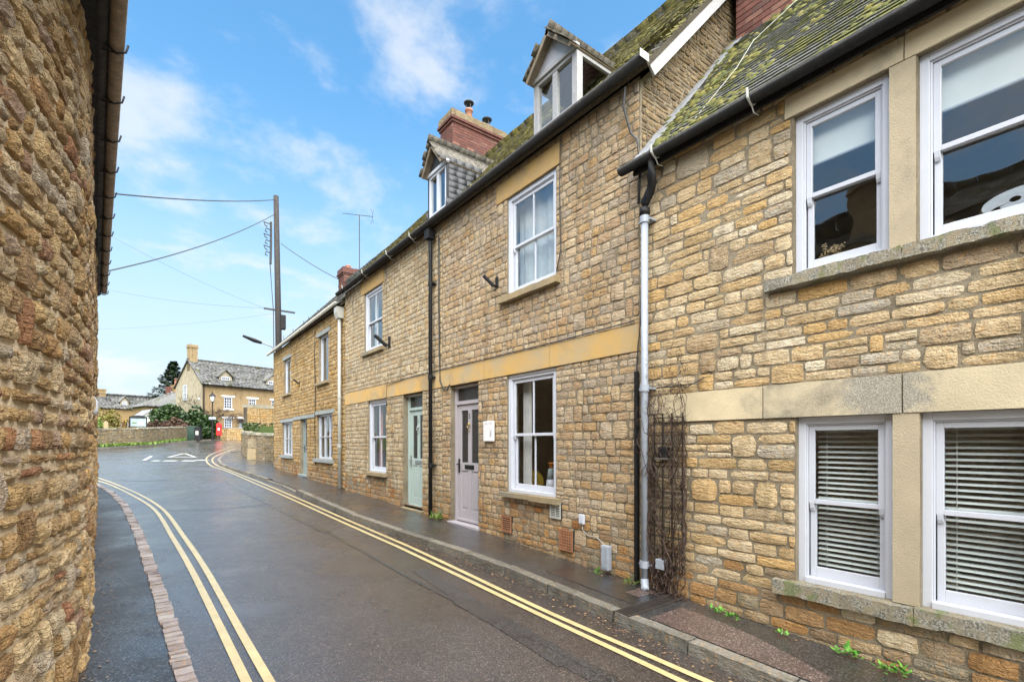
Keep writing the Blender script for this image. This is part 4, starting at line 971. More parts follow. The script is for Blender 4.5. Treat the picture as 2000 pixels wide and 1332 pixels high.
bobj('lintel', rough_box(1.2, 2.6, -.02, .12, 5.224, 5.50, .003, .1, 5), 'lintel_ochre', h4)
bobj('sill', rough_box(1.6, 2.8, -.09, .1, .905, .977, .004, .05, 11), 'sill_plain', h4); bobj('sill', rough_box(1.3, 2.6, -.08, .1, 3.72, 3.797, .006, .05, 13), 'sill_plain', h4)
sash(h4, *win4[0], y=.03, bars=1, glass='glass_low', fw=.07); sash(h4, *win4[1], y=.03, bars=1, glass='glass_up', fw=.06)
door(h4, *d4, 'green_door', num='4', hand=-1, y=.10, furn='steel', knob='steel')
room(h4, .02, L4 - .02, .4, 2.6, 3.2); room(h4, .02, L4 - .02, 3.0, 5.5, 3)
hB = [(4.34, 5.2, .3, 1.75)]
DBX = (4.36, 5.12)
r4 = roof(h4, Matrix.Translation((0, -.12, HZE)), L4, 3.2, PITCH, 'tile_mid', .10, .17, .016, holes=[(DBX[0] - .02, DBX[1] + .02, .3, 1.75)], jit=.010)
moss_on(r4, L4, 4.7, 3500, lambda x, d: -.05, (.012, .035), r=random.Random(14))
rb = roof(h4, Matrix.Translation((L4, 6.28, HZE)) @ Matrix.Rotation(R(180), 4, 'Z'), L4, 3.2, PITCH, 'tile_mid', .2, .3, .016, ridge=False); rb['label'] = 'rear roof slope'
gutter_mb([(-.1, -.18, HZE - .03), (L4, -.18, HZE)], .062).obj('gutter', 'black_iron', h4, smooth=True)
for x in (.5, 1.9, 3.3, 4.4): bracket(h4, x, HZE, -.18)
gab = MB(); gab.prism([(.0, 4.8), (6.2, 4.8), (6.2, HZE - .05), (3.1, HZE + 3.1 * math.tan(PITCH) - .12), (0, HZE - .05)], 'x', .0, .2); gab.obj('gable', 'mortar_mid', h4)
dormer(h4, DBX[0], DBX[1], 5.98, 6.78, 7.24, .17, 'slate_cheek', 'slate_cheek', 'tile_dormer', h4w, False)
# chimney: in house-four local frame x = 13 - Y, y = X - WX
ch4 = chimney_bricks(h4, 1.15, 1.80, 2.2, 3.9, 7.9, 10.05, 'brick', 'fr', 300, h4w)
MB().box(1.14, 1.81, 2.19, 3.91, 6.7, 7.9).obj('chimney_base', 'brick_mortar', h4)
pot(ch4, 1.48, 2.9, 10.38, .42, .11); pot(ch4, 1.48, 3.5, 10.38, .2, .11)

# ---- farther cottage
LC = 8.8
hc = thing('stone_cottage', 'lower stone cottage beyond the tall pair with grey painted lintels and a small chimney', 'house', (WX, 21.8, 0), R(-90)); hcw = Matrix.Translation((WX, 21.8, 0)) @ Matrix.Rotation(R(-90), 4, 'Z')
CZ = 5.30
winc = [(1.5, 3.1, 1.2, 2.42), (6.15, 7.7, 1.18, 2.5), (1.75, 2.85, 3.45, 4.75), (6.35, 7.35, 3.45, 4.85)]; dc = (4.15, 5.05, .60, 2.45)
opsc = winc + [dc]; solidc = [(1.3, 3.3, 2.42, 2.53), (3.3, 6.0, 2.45, 2.56), (6.0, 7.9, 2.5, 2.61), (1.4, 3.2, 1.1, 1.2), (6.05, 7.85, 1.08, 1.18), (1.65, 2.95, 4.75, 4.86), (6.2, 7.5, 4.85, 4.97), (1.65, 2.95, 3.38, 3.45), (6.25, 7.45, 3.37, 3.45)]
body(hc, LC, 5.2); wall_mesh('wall', 0, LC, 0, CZ, opsc, 'mortar_near', hc, .2)
rects = layout(0, LC, .3, CZ - .02, opsc + solidc, (.07, .14), (.12, .34), random.Random(23), big=.08, split=.1)
place('wall_stone', stone_items(rects, ('stone_cottage', 'stone_orange'), Matrix(), .012, 1.2, base=lambda x: P(21.8 - x) + .2), hc, hcw, 300)
for i, s in enumerate(solidc):
    nm = 'lintel' if i in (0, 1, 2, 5, 6) else 'sill'
    bobj(nm, rough_box(s[0], s[1], -.03 if nm == 'lintel' else -.1, .1, s[2] + .002, s[3] - .002, .003, .1, i), 'lintel_grey' if i < 7 else 'sill_plain', hc)
casement(hc, *winc[0], y=.07, cols=3, rows=2); casement(hc, *winc[1], y=.07, cols=3, rows=2); casement(hc, *winc[2], y=.07, cols=1, rows=1, glass='glass_up'); casement(hc, *winc[3], y=.07, cols=1, rows=1, glass='glass_up')
for a, b, z0, z1, mt in ((6.25, 6.5, 1.22, 2.45, 'curtain_grey'), (7.0, 7.55, 1.22, 2.45, 'curtain_red'), (1.6, 1.85, 1.25, 2.35, 'curtain_grey'), (2.6, 2.95, 1.25, 2.35, 'curtain_grey'), (1.8, 2.1, 3.5, 4.7, 'curtain_grey')):
    m = MB(); n = 12
    for k in range(n): x = a + (b - a) * k / n; x2 = a + (b - a) * (k + 1) / n; m.quad((x, .21 + .02 * (k % 2), z0), (x2, .21 + .02 * ((k + 1) % 2), z0), (x2, .21 + .02 * ((k + 1) % 2), z1), (x, .21 + .02 * (k % 2), z1))
    o = m.obj('curtain', mt, hc)
door(hc, *dc, 'cottage_door', num=None, fan=False, y=.1)
room(hc, .05, LC - .05, .6, 2.8, 3); room(hc, .05, LC - .05, 3.1, 5.2, 3)
rc = roof(hc, Matrix.Translation((0, -.14, CZ)), LC, 2.9, R(46), 'tile_far', .13, .2, .022, jit=.012)
rb = roof(hc, Matrix.Translation((LC, 5.66, CZ)) @ Matrix.Rotation(R(180), 4, 'Z'), LC, 2.9, R(46), 'tile_far', .25, .3, .02, ridge=False); rb['label'] = 'rear roof slope'
gab = MB(); gab.prism([(.0, .2), (5.5, .2), (5.5, CZ - .05), (2.75, CZ + 2.75 * math.tan(R(46)) - .12), (0, CZ - .05)], 'x', .0, .2); gab.obj('gable', 'stone_cottage', hc)
gutter_mb([(-.25, -.2, CZ - .05), (LC - .1, -.2, CZ + .06)], .055).obj('gutter', 'pipe_pale', hc, smooth=True)
chc = chimney_bricks(hc, .3, 1.0, 2.5, 3.1, 7.4, 8.75, 'brick', 'fr', 40, hcw, capmat='brick_dark'); MB().box(.31, .99, 2.51, 3.09, 6.5, 7.4).obj('chimney_base', 'brick_mortar', hc)
pot(chc, .65, 2.8, 9.13, .14, .12, cowl=False)
for x in (2.2, 3.6, 5.0, 5.6, 6.6): MB().tube([(x, -.1, CZ), (x, -.1, CZ + .32)], .008, 4).obj('spike', 'wire', hc)

# ================================================================== LEFT BUILDING (bulging rubble wall)
lh = thing('stone_cottage', 'rough honey rubble building close on the left with bulging wall, dark eaves and two gutters', 'house', (-.9, 2.2, 0)); lhw = Matrix.Translation((-.9, 2.2, 0)); OFF = Vector((.9, -2.2, 0))
def lw_arc():
    pts = [Vector((x, y, 0)) for x, y in LW]; 
    # smoothed polyline
    out = []
    for i in range(len(pts) - 1):
        p0, p1, p2, p3 = pts[max(i - 1, 0)], pts[i], pts[i + 1], pts[min(i + 2, len(pts) - 1)]; n = max(2, int((p2 - p1).length / .15))
        for k in range(n):
            t = k / n; out.append(.5 * ((2 * p1) + (p2 - p0) * t + (2 * p0 - 5 * p1 + 4 * p2 - p3) * t * t + (3 * p1 - p0 - 3 * p2 + p3) * t ** 3))
    out.append(pts[-1]); return out
ARC = lw_arc(); CUM = [0]
for a, b in zip(ARC, ARC[1:]): CUM.append(CUM[-1] + (b - a).length)
TOT = CUM[-1]
def arc_at(s):
    s = max(0, min(TOT - 1e-4, s))
    for i in range(len(CUM) - 1):
        if s <= CUM[i + 1]: t = (s - CUM[i]) / (CUM[i + 1] - CUM[i]); return ARC[i].lerp(ARC[i + 1], t), (ARC[i + 1] - ARC[i]).normalized()
def arc_frame(s):
    p, d = arc_at(s)        # wall faces +x side; local x along +d gives inward local y = left of d
    return Matrix.Translation(p + OFF) @ Matrix(((d.x, -d.y, 0, 0), (d.y, d.x, 0, 0), (0, 0, 1, 0), (0, 0, 0, 1)))
LZ = 4.72
v = []; f = []; nzv = 60; ns = 150
for i in range(ns + 1):
    s = TOT * i / ns; p, d = arc_at(s); nrm = Vector((d.y, -d.x, 0))
    for k in range(nzv + 1):
        z = -.3 + (LZ + .3) * k / nzv; b = .014 * noise.noise((s * 1.5, z * 1.5, 4)) + .009 * noise.noise((s * 8, z * 8, 1)); q = p + OFF + nrm * b; v.append((q.x, q.y, z))
f = [(i * (nzv + 1) + k, (i + 1) * (nzv + 1) + k, (i + 1) * (nzv + 1) + k + 1, i * (nzv + 1) + k + 1) for i in range(ns) for k in range(nzv)]
me = bpy.data.meshes.new('wall'); me.from_pydata(v, [], f); me.materials.append(M['mortar_left']); me.polygons.foreach_set('use_smooth', [True] * len(f)); link(bpy.data.objects.new('wall', me), lh)
s13 = next(CUM[i] for i in range(len(ARC)) if ARC[i].y > 2.0) 
rects = layout(max(0, s13 - 1.2), TOT, -.05, LZ - .05, [], (.06, .15), (.09, .30), random.Random(41), big=.12, split=.22)
place('wall_stone', stone_items(rects, ('stone_left',), arc_frame, .030, 1.7, .09, sink=0), lh, lhw, 300, smooth=False)
ev = [(-.42, -2), (-.42, 2), (-.42, 4.3), (-.42 - .052 * 5, 9.3), (-.42 - .057 * 8.5, 12.8)]
def lpt(x, y, z): return (x + .9, y - 2.2, z)
def lx(y, off): return -.06 / .764 - y * .0571 + off if y > 4.2 else -.318 + off
m = MB()
yy2 = [-3, 0, 2, 4.2, 6, 8, 10, 12.9]
for a, b in zip(yy2, yy2[1:]):
    m.quad(lpt(lx(a, -.35), a, 4.60), lpt(lx(a, .09), a, 4.60), lpt(lx(b, .09), b, 4.60), lpt(lx(b, -.35), b, 4.60)); m.quad(lpt(lx(a, .09), a, 4.60), lpt(lx(a, .09), a, 4.75), lpt(lx(b, .09), b, 4.75), lpt(lx(b, .09), b, 4.60))
m.obj('soffit', 'black_iron', lh)
gutter_mb([lpt(lx(y_, .09), y_, 4.66) for y_ in yy2], .062, (1, 0)).obj('gutter', 'black_iron', lh, smooth=True)
gutter_mb([lpt(lx(y_, .195), y_, 4.66 - (.0)) for y_ in yy2[:-1] + [12.7]], .05, (1, 0)).obj('gutter', 'rusty_iron', lh, smooth=True)
for k in range(15):
    y_ = 2.6 + k * .72; x_ = lx(y_, .195); q = MB(); q.tube([lpt(x_ + .07, y_, 4.68), lpt(x_ + .055, y_, 4.62), lpt(x_, y_, 4.588), lpt(x_ - .055, y_, 4.62), lpt(x_ - .07, y_, 4.68)], .008, 5); q.tube([lpt(x_, y_, 4.59), lpt(x_ - .13, y_ + .05, 4.61)], .006, 4); q.obj('bracket', 'black_iron', lh)
# roof of the left building with a dormer that the windows opposite mirror
for y0_, y1_, rz_ in ((-5, 3.0, 0), (3.0, 12.75, R(3.27))):
    x0_ = lx(y0_, 0) if y0_ < 0 else -.0785 - y0_ * .0571
    fr_ = Matrix.Translation(lpt(x0_ + .0, y0_, 4.78)) @ Matrix.Rotation(R(90) + rz_, 4, 'Z'); ll = y1_ - y0_ - .003
    roof(lh, fr_, ll, 1.75, R(30), 'tile_far', .14, .25, .016); rb = roof(lh, fr_ @ Matrix.Translation((ll, 3.5, 0)) @ Matrix.Rotation(R(180), 4, 'Z'), ll, 1.75, R(30), 'tile_far', .3, .35, .016, ridge=False); rb['label'] = 'rear roof slope'
m = MB(); m.box(-.75, -.05, .45, 1.15, 4.9, 5.95); m.box(-.82, .02, .38, 1.22, 5.95, 6.07); m.obj('chimney', 'stone_dry', lh)
m = MB(); m.box(-3.2, -.35, -7, 10.6, -.3, 4.75); o = m.obj('back_wall', 'mortar_dark', lh)
# lower building continuing the left wall
l2 = thing('stone_cottage', 'low stone outbuilding continuing the left wall, seen edge-on', 'house', (-.9, 13.4, 0))
m = MB(); m.prism([(-.02 + .0, 0), (-.12 - .15, 3.7), (-4.5, 3.7), (-4.5, 0)], 'z', 0, 4.15) if False else m.box(-4.5, -.02, .0, 3.6, 0, 4.15); o = m.obj('wall', 'stone_left', l2); o.rotation_euler = (0, 0, R(3.3))
m = MB(); m.box(-4.6, .08, -.05, 3.7, 4.15, 4.25); o = m.obj('roof', 'black_iron', l2); o.rotation_euler = (0, 0, R(3.3))
m = MB(); m.tube([(-.0, 3.5, .2), (-.0, 3.5, 4.15)], .04, 8); o = m.obj('downpipe', 'black_iron', l2); o.rotation_euler = (0, 0, R(3.3))
# white cowl-like lamp on the left wall
t = thing('wall_light', 'small white bulkhead fitting on the edge-on left wall', 'wall light', (lerp_poly(LW, 6.3) + .0, 6.3, 2.0))
MB().box(0, .02, -.06, .06, -.08, .1).obj('back_plate', 'white_paint', t); MB().lathe([(.035, -.07), (.04, -.02), (.035, .06), (.015, .10)], 12, (.04, 0)).obj('shade', 'white_paint', t, smooth=True)

# ================================================================== FITTINGS ON THE TERRACE (world positions)
def wp(y, z, off=0): return (WX - off, y, z)
# black downpipe of the pair
t = thing('drainpipe', 'black downpipe with hopper between the mauve and green doors', 'drainpipe', wp(8.04, P(8.04), .09))
z0 = P(8.04); m = MB(); m.tube([(0, 0, .01), (0, 0, HZE - .32 - z0), (-.0, .0, HZE - .22 - z0)], .036, 12); m.obj('pipe', 'black_iron', t, smooth=True)
MB().box(-.09, .05, -.08, .08, HZE - .26 - z0, HZE - .08 - z0).obj('hopper', 'black_iron', t, bevel=.01)
for z in (.9, 2.5, 4.2): m = MB(); m.lathe([(.045, z), (.045, z + .08)], 12); m.box(0, .09, -.07, .07, z + .03, z + .05); m.obj('collar', 'black_iron', t)
# grey downpipe with black swan neck
z0 = P(3.28)
t = thing('drainpipe', 'long pale grey downpipe with black swan neck between the houses', 'drainpipe', wp(3.26, z0, .10))
m = MB(); m.tube([(0, 0, .09), (0, 0, 4.05 - z0)], .037, 14); m.tube([(0, 0, .10), (-.015, -.015, .03), (-.06, -.05, -.005 + .02)], .041, 12); m.obj('pipe', 'pipe_grey', t, smooth=True)
m = MB(); m.tube([(0, 0, 4.03 - z0), (0, 0, 4.14 - z0), (.0, -.07, 4.24 - z0), (-.02, -.11, 4.30 - z0), (-.06, -.13, 4.36 - z0), (-.06, -.13, 4.54 - z0)], .047, 12); m.lathe([(.054, 4.02 - z0), (.054, 4.09 - z0)], 14); m.obj('swan_neck', 'black_iron', t, smooth=True)
for z in (.22, 2.05, 3.8): m = MB(); m.lathe([(.05, z), (.05, z + .07)], 14); m.box(0, .10, -.075, .075, z + .02, z + .04); m.obj('collar', 'pipe_grey', t)
t = thing('cable_duct', 'black vertical cable duct strapped beside the grey downpipe', 'cable duct', wp(3.42, P(3.4), .03))
m = MB(); m.box(-.02, .02, -.022, .022, 0.02, 2.42 - P(3.4)); m.obj('duct', 'black_iron', t, bevel=.006); m = MB(); m.tube([(0, 0, 2.40 - z0), (.0, -.02, 2.7 - z0), (.01, -.05, 3.0 - z0), (.0, -.08, 4.2 - z0)], .008, 5); m.obj('cable', 'wire', t)
z0 = P(13.1)
t = thing('drainpipe', 'pale downpipe with a square hopper at the end of the lower cottage', 'drainpipe', wp(13.2, z0, .09))
m = MB(); m.tube([(0, 0, .02), (0, 0, 5.02 - z0)], .045, 12); m.obj('pipe', 'pipe_pale', t, smooth=True)
m = MB(); m.prism([(-.07, 4.95 - z0), (.07, 4.95 - z0), (.11, 5.1 - z0), (.11, 5.24 - z0), (-.11, 5.24 - z0), (-.11, 5.1 - z0)], 'y', -.12, .12); m.obj('hopper', 'pipe_pale', t)
for z in (1.1, 2.4): MB().lathe([(.055, z), (.055, z + .08)], 12).obj('collar', 'pipe_pale', t)
# cables
def cable(label, pts, r=.007, name='cable', mat='wire'):
    m = MB(); m.tube([Vector(p) - Vector(pts[0]) for p in pts], r, 5); o = m.obj(name, mat, None, smooth=True); o.location = pts[0]; return tag(o, label, 'cable')
cable('black cable beside the black downpipe that loops to the mauve door frame', [wp(7.82, HZE - .25, .04), wp(7.84, 4.2, .03), wp(7.80, 3.1, .03), wp(7.78, 2.75, .035), wp(7.66, 2.60, .035), wp(7.52, 2.58, .03), wp(7.45, 2.66, .03)], .013)
cable('thin black cable along the top of the orange string course', [wp(10.15, 2.45, .04), wp(10.2, 2.62, .04), wp(10.15, 2.9, .04), wp(9.2, 2.95, .03), wp(8.2, 2.955, .03), wp(6.2, 2.95, .03), wp(4.6, 2.95, .03), wp(3.45, 2.97, .03)], .008)
cable('thin dark cable hanging down from the gutter right of the upper sash window', [wp(4.62, HZE - .1, .04), wp(4.64, 4.8, .03), wp(4.62, 4.1, .03), wp(4.70, 3.85, .03)], .007)
cable('bundle of dark cables tied under the gutter at the corner of the taller house', [wp(3.5, HZE - .12, .12), wp(3.54, HZE - .3, .1), wp(3.48, HZE - .6, .05), wp(3.40, 4.9, .04), wp(3.36, 4.5, .05), wp(3.38, 4.2, .05)], .014)
cable('black cable running down the cottage front left of the right-hand windows', [wp(15.75, 5.1, .03), wp(15.8, 4.2, .03), wp(15.7, 3.2, .03), wp(15.78, 2.2, .03), wp(15.7, 1.0, .03)], .012)
cable('black cable along the low side of the string course of the nearest house', [wp(3.1, 2.22, .03), wp(2.8, 2.2, .03), wp(2.62, 2.27, .03)], .006)
# floodlights
def flood(y, z, label, big=False):
    t = thing('floodlight', label, 'light', wp(y, z, 0), 0, 'dark tube lamps on the house fronts')
    s = .95 if big else .62
    MB().box(-.03, 0.0, -.05 * s, .05 * s, -.1 * s, .16 * s).obj('back_plate', 'black_iron', t, bevel=.01)
    m = MB(); m.tube([(-.03, 0, -.04), (-.10, .0, -.05)], .02, 8); m.tube([(-.06, .02, -.07 * s), (-.33 * s, .08, .16 * s)], .042 * s, 12); m.obj('lamp_housing', 'black_iron', t, smooth=False)
flood(10.08, 3.80, 'dark tube lamp on a wall plate beside the small upper sash window', True); flood(6.05, 4.05, 'dark tube lamp left of the large upper sash window')
flood(17.6, 3.70, 'small dark tube lamp between the upper windows of the low cottage')
# plaque, vents, boxes
t = thing('house_plaque', 'square white wall plaque with a feather in relief beside the mauve door', 'plaque', wp(6.22, 1.83, .03))
m = MB(); m.box(-.03, 0, -.135, .135, -.155, .155); m.obj('panel', 'plaque', t, bevel=.008)
m = MB(); m.tube([(-.034, -.06, .09), (-.036, -.085, .03), (-.036, -.085, -.03), (-.034, -.06, -.08)], [.004, .012, .012, .003], 6); m.obj('feather', 'white_paint', t, smooth=True)
for yy_ in (.06, -.06): MB().box(-.034, -.03, yy_ - .02, yy_ + .02, .115, .125).obj('slot', 'pipe_grey', t)
def vent(y, z, w_, h, mat, label, cols, rows, name='air_vent', slots=True):
    t = thing(name, label, 'vent', wp(y, z, .03)); m = MB(); m.box(.0, .03, -w_ / 2, w_ / 2, -h / 2, h / 2); m.obj('plate', 'dark', t)
    g_ = MB(); fr = .015; g_.box(-.012, 0, -w_ / 2, w_ / 2, h / 2 - fr, h / 2).box(-.012, 0, -w_ / 2, w_ / 2, -h / 2, -h / 2 + fr).box(-.012, 0, -w_ / 2, -w_ / 2 + fr, -h / 2 + fr, h / 2 - fr).box(-.012, 0, w_ / 2 - fr, w_ / 2, -h / 2 + fr, h / 2 - fr); g_.obj('vent_frame', mat, t)
    for k in range(1, cols): yy_ = -w_ / 2 + w_ * k / cols; MB().box(-.010, .0, yy_ - .006, yy_ + .006, -h / 2 + fr, h / 2 - fr).obj('bar', mat, t)
    for k in range(1, rows): zz_ = -h / 2 + h * k / rows; MB().box(-.008, .0, -w_ / 2 + fr, w_ / 2 - fr, zz_ - .006, zz_ + .006).obj('slat', mat, t)
vent(5.78, .47, .23, .24, 'terracotta', 'terracotta air brick low in the wall left of the large sash window', 1, 8)
vent(4.52, .43, .24, .26, 'terracotta', 'terracotta air brick with square holes near the grey meter box', 7, 7)
vent(4.72, .78, .20, .20, 'pipe_pale', 'pale grey metal louvred vent under the large lower sash window', 2, 9)
t = thing('cable_box', 'small white plastic junction box low on the wall', 'junction box', wp(4.24, .73, .02)); MB().box(-.03, .0, -.045, .045, -.06, .06).obj('cover', 'white_paint', t, bevel=.008); MB().box(-.035, -.03, -.03, .03, -.045, .045).obj('lid', 'white_paint', t, bevel=.004)
t = thing('meter_box', 'upright grey utility box at the foot of the wall left of the grey downpipe', 'utility box', wp(3.83, .345, .02)); MB().box(-.07, 0, -.055, .055, -.14, .14).obj('cover', 'pipe_grey', t, bevel=.01); MB().box(-.075, -.07, -.042, .042, -.115, .12).obj('door', 'pipe_grey', t, bevel=.003)
cable('white cable drooping from the junction box to the grey utility box', [wp(4.24, .67, .03), wp(4.23, .60, .03), wp(4.14, .55, .035), wp(4.0, .55, .035), wp(3.9, .50, .04), wp(3.86, .46, .04)], .0045, mat='pipe_pale')
t = thing('outlet_box', 'small grey box on the wall behind the foot of the grey downpipe', 'utility box', wp(3.08, .42, .02)); MB().box(-.08, 0, -.05, .05, -.05, .05).obj('cover', 'pipe_grey', t, bevel=.006)
t = thing('wall_lamp', 'small black lantern hidden among the bare climbing stems', 'wall light', wp(3.05, 1.55, .02)); MB().box(-.08, 0, -.05, .05, -.05, .06).obj('housing', 'black_iron', t, bevel=.01); MB().box(-.11, .0, -.065, .065, -.065, -.05).obj('rim', 'steel', t)
# drain grating across the pavement
t = thing('drain_grate', 'rusty slotted channel drain crossing the pavement below the grey downpipe', 'drain', (3.46, 2.92, P(2.92) + .006))
m = MB(); m.box(-.05, .78, -.085, -.07, -.06, .004).box(-.05, .78, .07, .085, -.06, .004).box(-.05, .78, -.07, .07, -.06, -.04); m.obj('channel', 'grate', t)
for k in range(34): MB().box(-.04 + k * .024, -.028 + k * .024, -.07, .07, -.018, .003).obj('bar', 'grate', t)
# trellis and climber
t = thing('trellis', 'dark wooden lattice fixed to the wall right of the grey downpipe', 'trellis', wp(3.02, .2, .03))
for yy_ in (-.17, -.05, .06, .16): MB().box(-.02, -.005, yy_ - .005, yy_ + .005, .15, 1.75).obj('upright', 'grate', t)
for k in range(11): MB().box(-.03, -.02, -.19, .18, .2 + k * .15, .21 + k * .15).obj('rail', 'grate', t)
def climber(y0, y1, z0, ztop, n, seed, r0=.006, off=.06):
    r = random.Random(seed); m = MB()
    for k in range(n):
        yy_ = r.uniform(y0 + .08, y1 - .08); z = z0; pts = [(WX - off * r.uniform(.5, 1.4), yy_, z)]; dy_ = r.uniform(-.03, .03); L_ = r.uniform(.4, 1) * (ztop - z0)
        while z < z0 + L_:
            z += r.uniform(.04, .11); dy_ = dy_ * .75 + r.uniform(-.045, .045); yy_ = min(max(yy_ + dy_, y0), y1); pts.append((WX - .02 - off * r.uniform(.3, 1.6), yy_, z))
        rad = [r0 * r.uniform(.7, 1.6) * (1 - .6 * i / len(pts)) for i in range(len(pts))]; m.tube(pts, rad, 4, cap=False)
    for k in range(n * 7):
        zc = z0 + (ztop - z0) * r.uniform(.2, 1) ** .8; p = Vector((WX - .03 - off * r.random(), r.uniform(y0, y1), zc)); d = Vector((r.uniform(-.7, .1), r.uniform(-1, 1), r.uniform(-.5, 1))).normalized(); l = r.uniform(.04, .16)
        q = p + d * l * .5 + Vector((0, r.uniform(-.02, .02), r.uniform(-.02, .02))); m.tube([p, q, p + d * l], [.0028, .002, .001], 3, cap=False)
    return m
t = thing('climbing_plant', 'bare brown climber tangled on the trellis right of the grey downpipe', 'climbing plant', (0, 0, 0))
climber(2.80, 3.22, .12, 2.2, 32, 5).obj('stem', 'twig', t); climber(2.80, 3.34, 1.3, 2.6, 12, 6, .004, .12).obj('stem', 'twig', t)
m = MB(); r_ = random.Random(4)
for k in range(60):
    p = Vector((WX - r_.uniform(.02, .22), r_.uniform(2.75, 3.2), P(3) + .01)); q = p + Vector((r_.uniform(-.12, .1), r_.uniform(-.12, .12), r_.uniform(0, .05))); m.tube([p, q], .003, 3, cap=False)
m.obj('fallen_twigs', 'twig', t)['kind'] = 'stuff'
# window contents of the nearest house
for i, (a, b) in enumerate(((1.66, 2.15), (2.465, 2.95))):
    t = thing('venetian_blind', ('white slatted blind in the lower sash window left of the stone mullion', 'white slatted blind in the lower sash window right of the stone mullion')[i], 'blind', (WX + .235, 3.4 - (a + b) / 2, .62), R(-90), 'white slatted blinds in the lower windows'); w_ = b - a
    MB().box(-w_ / 2, w_ / 2, -.02, .02, 1.155, 1.19).obj('head_rail', 'blind', t)
    for k in range(27):
        m = MB(); m.quad((-w_ / 2, -.019, -.006), (w_ / 2, -.019, -.006), (w_ / 2, .0, .007), (-w_ / 2, .0, .007)); m.quad((-w_ / 2, .0, .007), (w_ / 2, .0, .007), (w_ / 2, .019, .012), (-w_ / 2, .019, .012)); o = m.obj('slat', 'blind', t); o.location = (0, 0, .03 + k * .042)
    for xx in (-w_ / 2 + .07, w_ / 2 - .07): MB().tube([(xx, -.024, 0), (xx, -.024, 1.16)], .0018, 4).obj('cord', 'blind', t)
for i, (a, b) in enumerate(((1.64, 2.13), (2.45, 3.17))):
    t = thing('roller_blind', ('cream roller blind half lowered in the narrower upper window', 'cream roller blind half lowered in the wide upper window at the frame edge')[i], 'blind', (WX + .17, 3.4 - (a + b) / 2, 3.95), R(-90), 'cream roller blinds'); w_ = b - a
    MB().box(-w_ / 2, w_ / 2, -.002, .002, 0, .34).obj('fabric', 'fabric_white', t); MB().tube([(-w_ / 2, 0, 0), (w_ / 2, 0, 0)], .012, 8).obj('bottom_bar', 'white_paint', t)
t = thing('artist_palette', 'white kidney-shaped artist palette standing on the sill of the wide upper window', 'palette', (WX + .20, .53, 3.09), R(-90))
pts = []
for k in range(40):
    a = 2 * math.pi * k / 40; rx, rz = .22, .085; pts.append((rx * math.cos(a) * (1 if math.cos(a) > 0 else .95), rz * math.sin(a)))
pts = [(x, z if not (-.18 < x < -.08 and z < 0) else z + .055 * math.sin((x + .18) / .1 * math.pi)) for x, z in pts]
hole = [(-.05 + .028 * math.cos(a), .012 + .017 * math.sin(a)) for a in [2 * math.pi * k / 40 for k in range(40)]]
m = MB(); 
for yv, flip in ((0, False), (.008, True)):
    for k in range(40):
        a, b, c, d = pts[k], pts[(k + 1) % 40], hole[(k + 1) % 40], hole[k]; q = [(a[0], yv, a[1] + .115), (b[0], yv, b[1] + .115), (c[0], yv, c[1] + .115), (d[0], yv, d[1] + .115)]; m.quad(*(q[::-1] if flip else q))
for k in range(40): a, b = pts[k], pts[(k + 1) % 40]; m.quad((a[0], 0, a[1] + .115), (a[0], .008, a[1] + .115), (b[0], .008, b[1] + .115), (b[0], 0, b[1] + .115))
m.obj('board', 'white_paint', t)
t = thing('dried_flowers', 'sprig of dried flowers standing inside the narrower upper window', 'flowers', (WX + .22, 1.62, 3.06), R(-90)); r_ = random.Random(2); m = MB(); its = []
for k in range(16):
    d = Vector((r_.uniform(-.5, .5), r_.uniform(-.2, .2), 1)); p1 = d * r_.uniform(.08, .13); p2 = p1 + Vector((r_.uniform(-.05, .05), 0, r_.uniform(.03, .09))); m.tube([(0, 0, 0), p1, p2], .002, 3, cap=False)
    for j in range(7): its.append((r_.choice(DOMES), Matrix.Translation(p2 + Vector((r_.uniform(-.02, .02), r_.uniform(-.02, .02), r_.uniform(-.02, .02)))) @ Matrix.Diagonal((.008, .008, .008, 1)), r_.random()))
m.obj('stalk', 'dryflower', t); stamp('flower_head', its, 'dryflower', t)
# things inside the lower window of number five
t = thing('vase', 'two-tone conical vase on the inner sill of the lower window', 'vase', (WX + .32, 5.2, .98)); m = MB(); m.lathe([(.085, 0), (.06, .16)], 16); m.obj('base', 'white_paint', t, smooth=True); m = MB(); m.lathe([(.06, .16), (.042, .30), (.038, .31)], 16); m.obj('neck', 'teal_grey', t, smooth=True)
t = thing('wire_basket', 'orange wire basket behind the vase in the lower window', 'basket', (WX + .5, 5.3, 1.22)); m = MB()
for k in range(8): a = k * .785; m.tube([(.05 * math.cos(a), .05 * math.sin(a), 0), (.11 * math.cos(a), .11 * math.sin(a), .14)], .005, 4)
m.tube([(.11 * math.cos(k * .39), .11 * math.sin(k * .39), .14) for k in range(17)], .006, 4, cap=False); m.obj('wires', 'orange', t)
t = thing('cushion', 'yellow cushion seen low in the lower sash window', 'cushion', (WX + .7, 6.05, 1.02)); bm = bmesh.new(); bmesh.ops.create_uvsphere(bm, u_segments=16, v_segments=10, radius=1); bmesh.ops.transform(bm, matrix=Matrix.Diagonal((.1, .24, .2, 1)), verts=bm.verts); bobj('pad', bm, 'yellow_cushion', t); MB().box(-.25, .25, -.35, .35, -.66, -.16).obj('pouf', 'teal_grey', t)
t = thing('table', 'low sideboard under the vase behind the lower window', 'table', (WX + .44, 5.25, P(5))); MB().box(-.2, .2, -.4, .4, .76 - .0, .80).obj('top', 'room_floor', t)
for a in (-.17, .17):
    for b in (-.36, .36): MB().box(a - .02, a + .02, b - .02, b + .02, .1, .76).obj('leg', 'room_floor', t)
